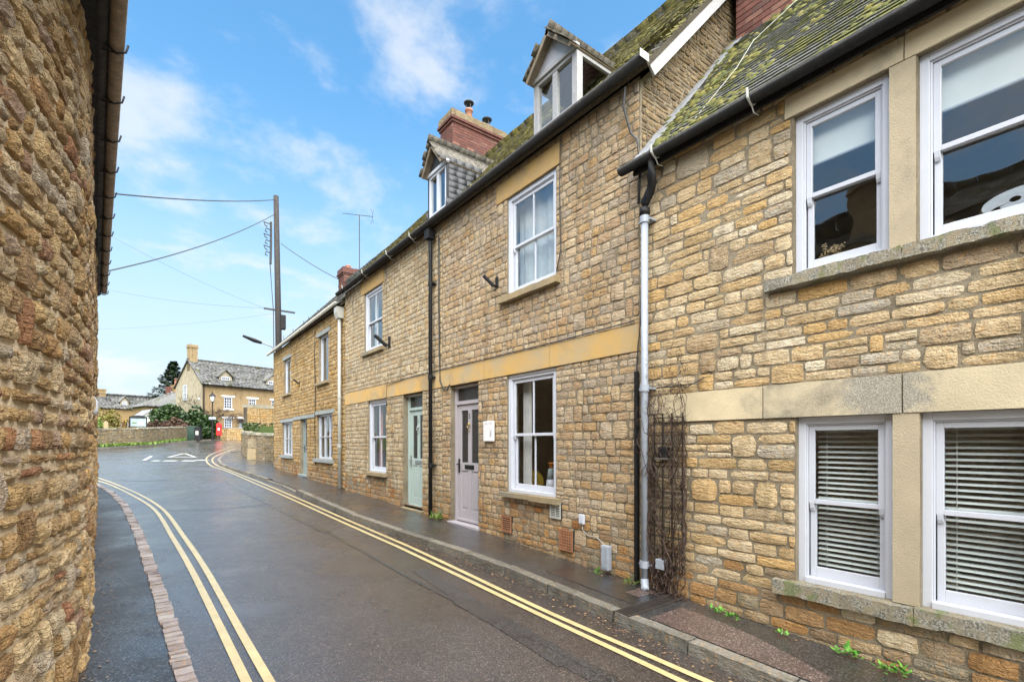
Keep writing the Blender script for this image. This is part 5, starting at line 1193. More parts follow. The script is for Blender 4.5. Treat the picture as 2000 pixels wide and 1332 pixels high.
def curtain(root, a, b, z0, z1, mat, y=.24, label=None):
    m = MB(); n = 14
    for k in range(n):
        x = a + (b - a) * k / n; x2 = a + (b - a) * (k + 1) / n; u, w2 = .018 * math.sin(k * 1.9), .018 * math.sin((k + 1) * 1.9); m.quad((x, y + u, z0), (x2, y + w2, z0), (x2, y + w2, z1), (x, y + u, z1))
    return m.obj('curtain', mat, root, smooth=True)
curtain(h5, 2.02, 2.20, 1.0, 2.6, 'curtain_grey'); curtain(h4, 1.72, 1.9, 1.05, 2.6, 'curtain_red'); curtain(h4, 2.4, 2.66, 1.05, 2.6, 'fabric_white'); curtain(h4, 1.45, 1.62, 3.85, 5.2, 'curtain_grey'); curtain(h5, 1.96, 3.0, 3.82, 5.2, 'curtain_grey', .225)

# ================================================================== WEEDS, LEAVES
def weed(x, y, z, n, size, label, mat='weed', spread=1.0, seed=0, grassy=False, cat='weed'):
    r = random.Random(seed * 7 + n); its = []
    for k in range(n):
        a = r.uniform(0, 6.28); el = r.uniform(.1, 1.2); l = size * r.uniform(.5, 1.1)
        b = Matrix.Translation((r.uniform(-.03, .03) * spread, r.uniform(-.05, .05) * spread, r.uniform(0, .02)))
        mt = b @ Matrix.Rotation(a, 4, 'Z') @ Matrix.Rotation(-el, 4, 'Y') @ Matrix.Translation((0 if grassy else l * .5, 0, 0)) @ Matrix.Diagonal((l, l * (.12 if grassy else .9), l, 1))
        its.append((LEAF2, mt, r.random()))
    o = stamp('weed', its, mat, None, kind=None); o.location = (x, y, z); return tag(o, label, cat)
weed(4.1, 3.86, P(3.86) + .01, 16, .055, 'broad green weed below the grey utility box', seed=1)
weed(4.15, 2.44, P(2.4) + .01, 26, .05, 'leafy green weed left of a matching pair right of the climber', seed=2)
weed(4.12, 2.28, P(2.3) + .01, 26, .05, 'leafy green weed right of a matching pair right of the climber', seed=3)
weed(4.16, 1.42, P(1.4) + .01, 34, .06, 'bright green rosette weed under the left lower sash sill', seed=4, spread=1.6)
weed(4.15, 1.86, P(1.8) + .01, 14, .04, 'small sparse weed between the climber and the left sill', seed=6)
weed(4.14, 1.12, P(1.1) + .01, 38, .06, 'bright green rosette weed nearest the bottom right corner', seed=5, spread=1.4)
weed(4.18, 7.75, P(7.75) + .0, 90, .20, 'tuft of long grass between the black downpipe and the mauve door', 'grass_leaf', 2.5, 8, True, 'grass tuft')
weed(4.15, 3.42, P(3.4), 30, .13, 'dry grassy tuft at the foot of the black duct', 'grass_leaf', 1.2, 9, True, 'grass tuft')
r_ = random.Random(77); its = []
for k in range(900):
    if k < 620: y_ = r_.uniform(.6, 9); x_ = kx(y_) - abs(r_.gauss(0, .10)) - .02; z_ = P(y_) - .094
    elif k < 740: y_ = r_.uniform(.8, 10); x_ = 4.25 - abs(r_.gauss(0, .05)); z_ = P(y_) + .004
    else: y_ = r_.uniform(3, 11); x_ = lerp_poly(LW, y_) + .03 + abs(r_.gauss(0, .10)); z_ = P(y_) - .046
    s = r_.uniform(.012, .034); its.append((LEAF, Matrix.Translation((x_, y_, z_)) @ Matrix.Rotation(r_.uniform(0, 6), 4, 'Z') @ Matrix.Rotation(r_.uniform(-.3, .3), 4, 'X') @ Matrix.Diagonal((s, s * 1.5, s, 1)), r_.random()))
tag(stamp('leaf_litter', its, 'deadleaf', None), 'scattered dead leaves in the gutters and along the wall feet', 'leaves')

# ================================================================== VEGETATION
def foliage(name, parent, cx, cy, cz, rx, ry, rz, n, leaf, mat, seed=0, clumps=24, shape='ball'):
    r = random.Random(seed); its = []; cl = []
    for k in range(clumps):
        while True:
            p = Vector((r.uniform(-1, 1), r.uniform(-1, 1), r.uniform(-1, 1)))
            if shape == 'box' or p.length < 1: break
        if shape != 'box': p = p.normalized() * (p.length ** .4) * .85
        cl.append((p, r.uniform(.25, .42), r.random()))
    for k in range(n):
        c, cr, cv = r.choice(cl); q = Vector((r.gauss(0, 1), r.gauss(0, 1), r.gauss(0, 1))).normalized() * cr * r.uniform(.75, 1.05); p = c + q
        if shape == 'box': p = Vector([max(-1, min(1, v_ + 0)) for v_ in p])
        pos_ = Vector((cx + p.x * rx, cy + p.y * ry, cz + p.z * rz)); l = leaf * r.uniform(.6, 1.3)
        its.append((LEAF, Matrix.Translation(pos_) @ Matrix.Rotation(r.uniform(0, 6.28), 4, 'Z') @ Matrix.Rotation(r.uniform(-1.3, 1.3), 4, 'X') @ Matrix.Rotation(r.uniform(-.8, .8), 4, 'Y') @ Matrix.Diagonal((l, l * 1.5, l, 1)), min(.999, max(0, cv * .6 + r.random() * .4))))
    return stamp(name, its, mat, parent)
def bush(px, D, py_top, py_bot, wpx, mat, label, n=900, leaf=.16, seed=0, cat='bush', shape='ball', name='bush', depth=None, grp=None):
    x, y = U(px, D); zt, zb = HZ(py_top, D), min(HZ(py_bot, D), P(y)); w_ = wpx * D / F / 2
    t = thing(name, label, cat, (x, y, P(y) - .05)); h = (zt - zb) / 2
    if grp: t['group'] = grp
    foliage('foliage', t, 0, 0, zb + h - P(y) + .05, w_, depth or w_ * .8, h, n, leaf, mat, seed, clumps=34, shape=shape)
    m = MB(); r = random.Random(seed)
    for k in range(7): m.tube([(0, 0, 0), (r.uniform(-.4, .4) * w_, r.uniform(-.3, .3) * w_, h), (r.uniform(-.8, .8) * w_, r.uniform(-.5, .5) * w_, h * 1.5)], [.05, .03, .01], 5, cap=False)
    m.obj('branches', 'bark', t); return t
bush(329, 52, 790, 848, 66, 'ever', 'broad dark evergreen bush in front of the low slate-roofed wing', 4200, .34, 1)
bush(386, 50, 797, 858, 62, 'ever', 'tall dark evergreen bush between the wing and the lamp', 4200, .32, 2)
bush(403, 49.5, 815, 862, 44, 'ever', 'low dark evergreen bush beside the bin, left of the post box', 3200, .28, 3)
bush(306, 46, 821, 846, 30, 'brownhedge', 'rounded brown clipped shrub behind the wall, left one', 1800, .18, 4)
bush(347, 46.5, 818, 846, 38, 'brownhedge', 'domed reddish brown clipped shrub behind the wall, right one', 2200, .18, 5)
bush(325, 47, 822, 846, 22, 'brownhedge', 'middle of the three brown clipped shrubs behind the wall', 1400, .18, 14)
bush(205, 44, 796, 842, 50, 'yellowleaf', 'loose yellow-green shrub nearest the left wall', 1300, .2, 6)
bush(190, 43, 812, 845, 30, 'grass_leaf', 'green shrub low behind the far wall beside the left building', 600, .18, 16)
bush(245, 44, 819, 843, 18, 'orangeleaf', 'yellow and orange shrub left of the noticeboard', 500, .14, 7)
# clipped hedge near the low wall
x, y = U(508, 29.5); t = thing('hedge', 'clipped dark green box hedge above the curved low stone wall', 'hedge', (x, y, P(y))); foliage('foliage', t, 1.0, 0, .95, 1.9, .45, .85, 5200, .15, 'hedge', 3, 60, 'box'); MB().box(-.75, 2.7, -.36, .36, .1, 1.62).obj('branches', 'hedge', t)
# conifer
x, y = U(338, 80); t = thing('conifer_tree', 'tall dark conifer with drooping tiers behind the big house', 'tree', (x, y, 2.3)); r_ = random.Random(5)
ht = HZ(706, 80) - 2.3; MB().tube([(0, 0, 0), (0, 0, ht * .6), (0, 0, ht)], [.35, .22, .04], 8).obj('trunk', 'bark', t); m = MB(); its = []
for k in range(64):
    z = ht * (.36 + .64 * (k / 64)); rr = (1 - (z / ht - .3) / .72) * 4.6 * r_.uniform(.7, 1.1) + .25; a = k * 2.4 + r_.uniform(-.3, .3); tip = Vector((rr * math.cos(a), rr * math.sin(a), z + rr * .18)); base_ = Vector((0, 0, z)); m.tube([base_, base_.lerp(tip, .5) + Vector((0, 0, .2)), tip], [.06, .04, .01], 4, cap=False)
    for j in range(120):
        u = r_.uniform(.18, 1.03); p = base_.lerp(tip, u) + Vector((r_.uniform(-.4, .4) * (1.2 - u), r_.uniform(-.4, .4) * (1.2 - u), r_.uniform(-.30, .12))); s = r_.uniform(.3, .62); its.append((LEAF, Matrix.Translation(p) @ Matrix.Rotation(a + r_.uniform(-.8, .8), 4, 'Z') @ Matrix.Rotation(r_.uniform(-.4, .6), 4, 'Y') @ Matrix.Diagonal((s, s * 1.0, s, 1)), r_.random()))
m.obj('limb', 'bark', t); stamp('crown', its, 'conifer', t)

# ================================================================== BACKGROUND HOUSES AND WALLS
def solve(px, c, u):          # local x on the line c + u*x seen at image column px
    r = (px - 1000) / F; l0 = c[0] * CA - c[1] * SA; d0_ = c[0] * SA + c[1] * CA; ul = u[0] * CA - u[1] * SA; ud = u[0] * SA + u[1] * CA
    x = (r * d0_ - l0) / (ul - r * ud); return x, d0_ + ud * x
def bg_roof(root, frame, length, run, pitch, mat='tile_bg', gauge=.33, tw=.42):
    return roof(root, frame, length, run, pitch, mat, gauge, tw, .05, jit=.03)
c = U(395, 54); ang = R(17); u = (math.cos(ang), math.sin(ang))
big = thing('manor_house', 'large old stone house across the junction with dormers and tall gable chimney', 'house', (c[0], c[1], 0), ang); D0 = 54
EB = HZ(748, 54); RB = HZ(698, 54); GB = P(c[1]) - .6
wins = []
def wpx(pl, pr, pt, pb):
    x0, d_0 = solve(pl, c, u); x1, d_1 = solve(pr, c, u); dm_ = (d_0 + d_1) / 2; return (x0, x1, HZ(pb, dm_), HZ(pt, dm_))
wins = [wpx(437.5, 454, 775.5, 798.5), wpx(486, 500.5, 779, 801), wpx(530.5, 545, 782, 804), wpx(438, 453.5, 816.5, 840)]
dr = wpx(467, 486, 818, 842)
wall_mesh('wall', 0, 16, GB, EB, wins + [dr], 'house_bg', big, .25)
for wv in wins:
    casement(big, *wv, y=.06, cols=3, rows=4, fw=.10, bar=.06, parts=False); MB().box(wv[0] - .25, wv[1] + .25, -.05, .1, wv[3] + .003, wv[3] + .16).obj('lintel', 'fabric_white', big); MB().box(wv[0] - .1, wv[1] + .1, -.1, .1, wv[2] - .12, wv[2] - .003).obj('sill', 'fabric_white', big)
MB().box(dr[0], dr[1], .1, .15, dr[2], dr[3] - .5).obj('door', 'pipe_grey', big); MB().box(dr[0], dr[1], .1, .13, dr[3] - .48, dr[3] - .02).obj('fanlight', 'obscure', big); MB().box(dr[0] - .3, dr[1] + .1, -.05, .1, dr[3] + .003, dr[3] + .2).obj('lintel', 'fabric_white', big)
room(big, .2, 15.8, GB + .1, EB - .2, 4, 'dark')
DG = 7.2
m = MB(); m.quad((0, 0, GB), (0, 0, EB), (0, DG / 2, RB), (0, DG, EB), (0, DG, GB)); m.quad((16, 0, GB), (16, DG, GB), (16, DG, EB), (16, DG / 2, RB), (16, 0, EB)); m.quad((0, DG, GB), (0, DG, EB), (16, DG, EB), (16, DG, GB)); m.obj('gable', 'render_bg', big)
pb = math.atan2(RB - EB, DG / 2); bg_roof(big, Matrix.Translation((-.15, -.3, EB - .15)), 16.3, DG / 2 + .3, pb)
bg_roof(big, Matrix.Translation((16.15, DG + .3, EB - .15)) @ Matrix.Rotation(R(180), 4, 'Z'), 16.3, DG / 2 + .3, pb)
m = MB(); m.box(0.0, .8, DG / 2 - .4, DG / 2 + .4, RB - 1.2, HZ(675, 55)); m.box(-.08, .88, DG / 2 - .48, DG / 2 + .48, HZ(675, 55), HZ(675, 55) + .15); m.box(-.03, .83, DG / 2 - .43, DG / 2 + .43, HZ(675, 55) + .15, HZ(675, 55) + .35); m.obj('chimney', 'house_bg', big)
gutter_mb([(-.2, -.38, EB - .15), (16, -.38, EB - .15)], .09).obj('gutter', 'black_iron', big); m = MB(); m.tube([(.1, -.15, EB - .2), (.1, -.15, GB)], .07, 8); m.obj('downpipe', 'black_iron', big)
# gable window with frame, floodlight on gable
go = MB(); go.box(0, .9, -.02, .05, 0, 1.7)
gw = casement(big, 0, 1.0, 0, 1.75, y=.0, cols=2, rows=2, fw=.1, bar=.07, parts=False); _x, _d = 4.6, 56; gw.matrix_basis = Matrix.Translation((-.09, 4.9, HZ(782, 56.5))) @ Matrix.Rotation(R(-90), 4, 'Z')
MB().box(-.1, -.02, .6, .85, HZ(779, 54.5) - .1, HZ(779, 54.5) + .12).obj('gable_light', 'fabric_white', big)
# dormers on the big house
def bgdormer(root, pl, pr, pt, pb_, c_, u_, EZ_, pitch_, apex_dy, off=-.0, yf=.55, mat='render_bg'):
    x0, da = solve(pl, c_, u_); x1, db = solve(pr, c_, u_); d_ = (da + db) / 2 + yf; z0_ = HZ(pb_, d_); z1_ = HZ(pt, d_); za = HZ(pt - apex_dy, d_); xm = (x0 + x1) / 2
    yb = lambda z: -.3 + (z - EZ_ + .15) / math.tan(pitch_)
    m = MB(); m.prism([(yf, z0_ - .5), (yf, z1_), (yb(z1_), z1_)], 'x', x0 - .22, x0 - .02); m.prism([(yf, z0_ - .5), (yf, z1_), (yb(z1_), z1_)], 'x', x1 + .02, x1 + .22); m.prism([(x0 - .22, z1_ + .002), (x1 + .22, z1_ + .002), (xm, za)], 'y', yf, yf + .2); dm = m.obj('dormer', mat, root, fix=True)
    casement(dm, x0, x1, z0_, z1_, y=yf - .02, cols=4, rows=2, fw=.1, bar=.06, name='casement', parts=False)
    m = MB(); e = .45
    for sg in (-1, 1):
        hx = (x1 - x0) / 2 + e; hz = (za - z1_) * hx / ((x1 - x0) / 2 + .22)
        q = [(xm, yf - .25, za + .1), (xm + sg * hx, yf - .25, za + .1 - hz), (xm + sg * hx, yb(z1_), za + .1 - hz), (xm, yb(za) + .1, za + .1)]; q2 = [(a, b, z + .1) for a, b, z in q]
        m.quad(*q); m.quad(*q2[::-1]); m.quad(q[0], q2[0], q2[1], q[1]); m.quad(q[1], q2[1], q2[2], q[2])
    m.obj('dormer_roof', 'tile_bg', dm, fix=False)
bgdormer(big, 436.5, 453.5, 736.5, 748, c, u, EB, pb, 11); bgdormer(big, 528.5, 545, 745, 756.5, c, u, EB, pb, 11)
# creeper on the front
r_ = random.Random(9); m = MB()
for k in range(330):
    x = r_.uniform(-.1, 9); z = GB + 2.9 + .5 * math.sin(x * .9) + r_.gauss(0, .38); p = Vector((x, -.08 - r_.random() * .25, z)); q = p + Vector((r_.uniform(-.9, .9), r_.uniform(-.15, .1), r_.uniform(-.3, .5))); m.tube([p, (p + q) / 2 + Vector((0, 0, r_.uniform(-.1, .1))), q], [.03, .02, .008], 3, cap=False)
for k in range(150):
    p = Vector((-.1 - r_.random() * .2, r_.uniform(0, 6), GB + 2.2 + r_.random() * 3.2)); q = p + Vector((r_.uniform(-.2, .1), r_.uniform(-.7, .7), r_.uniform(-.3, .5))); m.tube([p, q], [.03, .008], 3, cap=False)
cp = thing('climbing_plant', 'bare brown creeper spread across the front of the large old house', 'climbing plant', (c[0], c[1], 0), ang); o = m.obj('stem', 'twig', cp); o['kind'] = 'stuff'
# low hip-roofed wing
c2 = U(287, 60); wing = thing('stone_wing', 'low stone wing with pale slate hipped roof left of the large house', 'house', (c2[0], c2[1], 0), ang)
ez = HZ(792, 60); m = MB(); m.box(0, 9, 0, 5, 1.6, ez); m.obj('wall', 'house_bg', wing)
zt = HZ(757, 61.5); m = MB(); m.quad((-.4, -.4, ez - .05), (9, -.4, ez - .05), (9, 2.5, zt + .6), (4.3, 2.5, zt + .1)); m.quad((-.4, -.4, ez - .05), (4.3, 2.5, zt + .1), (-.4, 5.4, ez - .05)); m.quad((4.3, 2.5, zt + .1), (9, 2.5, zt + .6), (9, 5.4, ez - .05), (-.4, 5.4, ez - .05)); m.quad((-.4, -.4, ez - .07), (-.4, 5.4, ez - .07), (9, 5.4, ez - .07), (9, -.4, ez - .07)); m.obj('roof', 'tile_bg', wing)
it = []
for row in range(9):
    d = row / 9; x_ = -.4 + 4.7 * d
    while x_ < 9: it.append((rng.choice(CHIPS), Matrix.Translation((x_ + .2, -.4 + 2.9 * d + .15, ez - .05 + (zt + .15 - ez) * d + .12)) @ Matrix.Rotation(math.atan2(zt - ez, 2.9), 4, 'X') @ Matrix.Diagonal((.42, .5, .05, 1)), rng.random())); x_ += .44
stamp('roof_tile', it, 'tile_bg', wing)
m = MB(); m.tube([(1.0, -.35, ez - .1), (1.3, -.3, ez - .5), (1.5, -.1, ez - .8), (1.5, -.1, 2.2)], .07, 6); m.obj('downpipe', 'black_iron', wing)
m = MB(); m.box(3.5, 4.5, 2.0, 3.0, zt - .5, HZ(748, 62)); m.obj('chimney', 'house_bg', wing); pot(wing, 4.0, 2.5, HZ(748, 62), .9, .2, False); m = MB(); m.box(2.9, 3.4, 2.2, 2.8, zt - .6, HZ(752, 62)); m.obj('chimney', 'brick', wing)
# pale lean-to with glazed roof
c3 = U(266, 57); t = thing('lean_to', 'small white framed lean-to with pale sloping roof behind the noticeboard', 'porch', (c3[0], c3[1], 0), ang)
m = MB(); m.prism([(0.2, HZ(816, 57)), (1.5, HZ(798, 57)), (1.5, HZ(801, 57)), (.2, HZ(819, 57))], 'y', 0, 3); m.obj('roof', 'lead', t); m = MB(); m.box(.9, 1.5, .2, 2.8, 1.8, HZ(806, 57)); m.obj('wall', 'fabric_white', t); MB().box(1.52, 1.62, 0, .1, 1.8, HZ(797, 57)).obj('post', 'white_paint', t)
# far-left house
ang2 = R(14); u2 = (math.cos(ang2), math.sin(ang2)); c4 = U(168, 78); fl = thing('stone_house', 'long low stone house in the far distance left of the junction', 'house', (c4[0], c4[1], 0), ang2)
e4 = HZ(793.5, 78); r4_ = HZ(771, 80)
w4 = []
for q in ((236, 243.5, 823, 836), (246, 253.5, 823, 836)): x0, da = solve(q[0], c4, u2); x1, db = solve(q[1], c4, u2); w4.append((x0, x1, HZ(q[3], da), HZ(q[2], da)))
wall_mesh('wall', 0, 17, 2.0, e4, w4, 'house_bg', fl, .2)
for wv in w4: casement(fl, *wv, y=.03, cols=2, rows=2, fw=.07, bar=.06, parts=False)
room(fl, .1, 16.9, 2.1, e4 - .1, 3, 'dark')
m = MB(); m.quad((0, 0, 2), (0, 0, e4), (0, 2.7, r4_), (0, 5.4, e4), (0, 5.4, 2)); m.quad((17, 0, 2), (17, 5.4, 2), (17, 5.4, e4), (17, 2.7, r4_), (17, 0, e4)); m.quad((0, 5.4, 2), (0, 5.4, e4), (17, 5.4, e4), (17, 5.4, 2)); m.obj('gable', 'house_bg', fl)
pf = math.atan2(r4_ - e4, 2.7); bg_roof(fl, Matrix.Translation((-.2, -.3, e4 - .2)), 17.4, 3.0, pf, 'tile_bg', .4, .5)
bg_roof(fl, Matrix.Translation((17.2, 5.7, e4 - .2)) @ Matrix.Rotation(R(180), 4, 'Z'), 17.4, 3.0, pf, 'tile_bg', .4, .5)
bgdormer(fl, 240.5, 250, 784, 793, c4, u2, e4, pf, 8)
xc, dc_ = solve(207, c4, u2); m = MB(); m.box(xc - .45, xc + .45, 2.3, 3.1, r4_ - .5, HZ(760, 80)); m.box(xc - .55, xc + .55, 2.2, 3.2, HZ(760, 80), HZ(758, 80)); m.obj('chimney', 'house_bg', fl)
# drystone walls
def dry_wall(name, pts, h, label, thick=.4, hs=(.05, .1), ws=(.12, .3), world_lim=300, mat='stone_dry', cope='sill_lichen', cope_h=.09, seed=0, both=False):
    t = thing(name, label, 'wall', (pts[0][0], pts[0][1], 0)); P0 = Vector((pts[0][0], pts[0][1], 0)); r = random.Random(seed); items = []; core = MB()
    cid = 0
    for a, b in zip(pts, pts[1:]):
        a, b = Vector((a[0], a[1], 0)), Vector((b[0], b[1], 0)); L_ = (b - a).length; d = (b - a).normalized(); an = math.atan2(d.y, d.x)
        base_ = min(P(a.y), P(b.y)) - .15; fr = Matrix.Translation(a - P0 + Vector((0, 0, 0))) @ Matrix.Rotation(an, 4, 'Z')
        nn = max(1, int(L_ / 1.2))
        for k in range(nn):
            p, q = a.lerp(b, k / nn) - P0, a.lerp(b, (k + 1) / nn) - P0; nrm = Vector((-d.y, d.x, 0)) * thick; zp, zq = P((p + P0).y) + h, P((q + P0).y) + h; i = len(core.v)
            core.v += [tuple(p + Vector((0, 0, zp - h - .4))), tuple(q + Vector((0, 0, zq - h - .4))), tuple(q + Vector((0, 0, zq))), tuple(p + Vector((0, 0, zp)))] + [tuple(p + nrm + Vector((0, 0, zp - h - .4))), tuple(q + nrm + Vector((0, 0, zq - h - .4))), tuple(q + nrm + Vector((0, 0, zq))), tuple(p + nrm + Vector((0, 0, zp)))]
            core.f += [(i, i + 1, i + 2, i + 3), (i + 3, i + 2, i + 6, i + 7), (i + 5, i + 4, i + 7, i + 6)]; core.mi += [0] * 3
            if k == 0: core.f.append((i, i + 3, i + 7, i + 4)); core.mi.append(0)
            if k == nn - 1: core.f.append((i + 1, i + 5, i + 6, i + 2)); core.mi.append(0)
        x = 0
        while x < L_:
            seg = min(1.0, L_ - x); yy_ = (a + d * (x + seg / 2)).y; gz = P(yy_)
            items += stone_items(layout(x, x + seg, gz - .1, gz + h, [], hs, ws, r, .05, .05), (mat,), fr, .012, 1.5, .03, r=r); x += seg
        x = 0
        while x < L_ - .1:
            w_ = min(r.uniform(.35, .7), L_ - x); p = a + d * (x + w_ / 2) - P0; yy_ = (p + P0).y
            slz = (P(yy_ + .3) - P(yy_ - .3)) / .6 * d.y
            o = bpy.data.objects.new('coping_stone', tmpl_mesh(CHIPS[cid % 12], cope, 'coping_stone', False)); C.objects.link(o); o.parent = t
            o.matrix_basis = Matrix.Translation(p + Vector((-d.y, d.x, 0)) * thick / 2 + Vector((0, 0, P(yy_) + h + cope_h / 2 - .01))) @ Matrix.Rotation(an, 4, 'Z') @ Matrix.Rotation(-math.atan(slz), 4, 'Y') @ Matrix.Diagonal((w_ * 1.02, thick + .1, cope_h, 1)); cid += 1; x += w_
    core.obj('core', 'mortar_dark', t)
    place('wall_stone', items, t, Matrix.Translation(P0), world_lim); return t
A = G(186, 872, 0); B = G(280, 868, 0); Cc = U(371, 47.5)
dry_wall('garden_wall', [(A[0] - 4, A[1] - 3.4), A, B, Cc], 1.12, 'long low drystone garden wall on the far side of the junction', seed=1, hs=(.08, .13), ws=(.15, .4))
dry_wall('corner_wall', [U(476, 32), U(473, 29), U(478, 26.5), U(491, 24.6), U(534, 23.6)], 1.22, 'low curved drystone wall with rounded coping at the pavement corner', seed=2, hs=(.04, .085), ws=(.12, .34), cope_h=.12)
x, y = U(493, 24.45); t = thing('stone_pier', 'squared orange stone pier in the face of the corner wall', 'pier', (x, y, P(y))); o = bobj('block', rough_box(-.2, .2, -.1, .2, 0, .55, .012, .06, 1), 'sill_plain', t); bobj('block', rough_box(-.18, .42, -.09, .2, .57, 1.02, .012, .06, 2), 'stone_dry', t); t.rotation_euler = (0, 0, R(-32))
# taller garden wall behind the hedge and low wall under the big house
dry_wall('garden_wall', [U(483, 40), U(560, 44)], 3.0, 'tall orange stone garden wall with rounded coping behind the clipped hedge', mat='stone_cottage', seed=3, hs=(.10, .18), ws=(.2, .5), cope_h=.25)
dry_wall('garden_wall', [U(420, 51), U(490, 53)], 1.1, 'low stone wall behind the red post box', mat='stone_cottage', seed=4, hs=(.12, .18), ws=(.2, .5))
# verge weeds along the far wall
r_ = random.Random(3); its = []
for k in range(2600):
    u_ = r_.random() * 3; a, b = ((A[0] - 4, A[1] - 3.4), A) if u_ < .4 else ((A, B) if u_ < 1.7 else (B, Cc)); f_ = r_.random(); x = a[0] + (b[0] - a[0]) * f_; y = a[1] + (b[1] - a[1]) * f_; dd = Vector((b[1] - a[1], -(b[0] - a[0]))).normalized() * abs(r_.gauss(0, .22)); l = r_.uniform(.1, .3)
    its.append((LEAF2, Matrix.Translation((x + dd.x + .05, y + dd.y, P(y) - .02)) @ Matrix.Rotation(r_.uniform(0, 6), 4, 'Z') @ Matrix.Rotation(-r_.uniform(.2, 1.3), 4, 'Y') @ Matrix.Diagonal((l, l * .6, l, 1)), r_.random()))
tag(stamp('verge_grass', its, 'grass_leaf', None), 'bright green weeds growing along the foot of the far wall', 'grass')

# ================================================================== STREET FURNITURE
x, y = U(541.5, 22.3); pz = P(y); t = thing('utility_pole', 'tall dark wooden utility pole rising behind the cottage end', 'pole', (x, y, pz)); ztop = HZ(384, 22.3)
dxl = -0.18; H_ = ztop - pz
m = MB(); m.tube([(.12, 0, 0), (.05, 0, H_ * .5), (-.05, 0, H_)], [.155, .135, .11], 12); m.obj('post', 'wood_pole', t, smooth=True)
m = MB(); zi = HZ(480, 22.3) - pz; m.tube([(-.28, 0, zi - .9), (-.26, 0, zi), (-.26, 0, zi + 1.0)], .05, 6)
for k in range(6): m.tube([(-.26, 0, zi - .4 + k * .26), (-.45 - .1 * (k % 2), .05, zi - .35 + k * .26), (-.5, .0, zi - .5 + k * .26), (-.4, 0, zi - .55 + k * .26)], .025, 5)
m.tube([(-.3, 0, zi - .9), (-.16, 0, zi - 3), (-.1, 0, 1)], .02, 5); m.obj('cable_fittings', 'wire', t)
zi = HZ(606, 22.3) - pz; MB().box(-.55, .75, -.05, .05, zi - .03, zi + .03).obj('step_bar', 'wire', t); MB().box(.12, .34, -.14, .1, zi - .85, zi - .2).obj('junction_box', 'black_iron', t, bevel=.02)
m = MB(); za = HZ(686, 22.3) - pz; q0 = Vector((-.1, 0, za)); m.tube([(.05, 0, za), (-.28, -.1, za + .18), (-.75, -.3, za + .26)], .028, 6); m.obj('lamp_arm', 'pipe_grey', t)
m = MB(); m.tube([(-.70, -.28, za + .25), (-1.0, -.38, za + .30), (-1.45, -.5, za + .42)], [.06, .09, .05], 8); m.obj('lamp_head', 'black_iron', t)
TOPX = Vector((x, y, pz)) + Vector((-.05, 0, 0))
def wire(label, a, b, sag=.4, r=.016):
    a, b = Vector(a), Vector(b); pts = [a.lerp(b, k / 16) - a - Vector((0, 0, sag * 4 * (k / 16) * (1 - k / 16))) for k in range(17)]; m = MB(); m.tube(pts, r, 4); o = m.obj('overhead_wire', 'wire', None); o.location = a; return tag(o, label, 'wire', 'overhead wires to the pole')
def at(px, py, D): p = U(px, D); return (p[0], p[1], HZ(py, D))
def zpole(py): return (TOPX.x, TOPX.y, HZ(py, 22.3))
wire('top wire from the pole to the left gutter, nearly level', zpole(391), at(206, 377, 11), .12); wire('thick wire sloping down left from the pole below the top wire', zpole(418), at(190, 534, 12), .25)
wire('wire running down right from the pole to the far roof', at(549, 476, 22.3), at(664, 547, 21), .08)
wire('faint distant wire sloping down to the pole from upper left', at(522, 604, 30), at(190, 447, 22), .2, .005); wire('faint distant wire low across the sky to the pole', at(522, 602, 30), at(190, 561, 40), .3, .006)
wire('lower of the two faint wires low in the sky', at(540, 612, 40), at(180, 643, 60), .3, .006)
# television aerial by the small chimney
x, y = U(702, 20.5); zb = HZ(520, 20.5) - .3; t = thing('tv_aerial', 'television aerial on a thin mast above the small brick chimney', 'aerial', (x, y, zb)); zt = HZ(421, 20.5) - zb; m = MB(); m.tube([(0, 0, 0), (0, 0, zt)], .018, 6); m.obj('mast', 'wire', t)
m = MB(); bd = Vector((CA, -SA, 0)) * .5 + Vector((0, 0, -.05)); m.tube([tuple(-bd * 1.35 + Vector((0, 0, zt + .02))), tuple(bd * 1.15 + Vector((0, 0, zt)))], .012, 4)
for k in range(14): p = bd * (-1.35 + k * .17) + Vector((0, 0, zt + .01)); m.tube([tuple(p - Vector((SA, CA, .0)) * .10 - Vector((0, 0, .03))), tuple(p + Vector((SA, CA, 0)) * .10 + Vector((0, 0, .04)))], .006, 3)
p = bd * 1.05 + Vector((0, 0, zt)); 
for s in (-1, 1): m.tube([tuple(p), tuple(p + Vector((0, 0, s * .28)) + Vector(bd) * .12)], .008, 3); m.tube([tuple(p + Vector((0, 0, s * .15))), tuple(p - Vector(bd) * .12 + Vector((0, 0, s * .32)))], .008, 3)
m.obj('elements', 'wire', t)
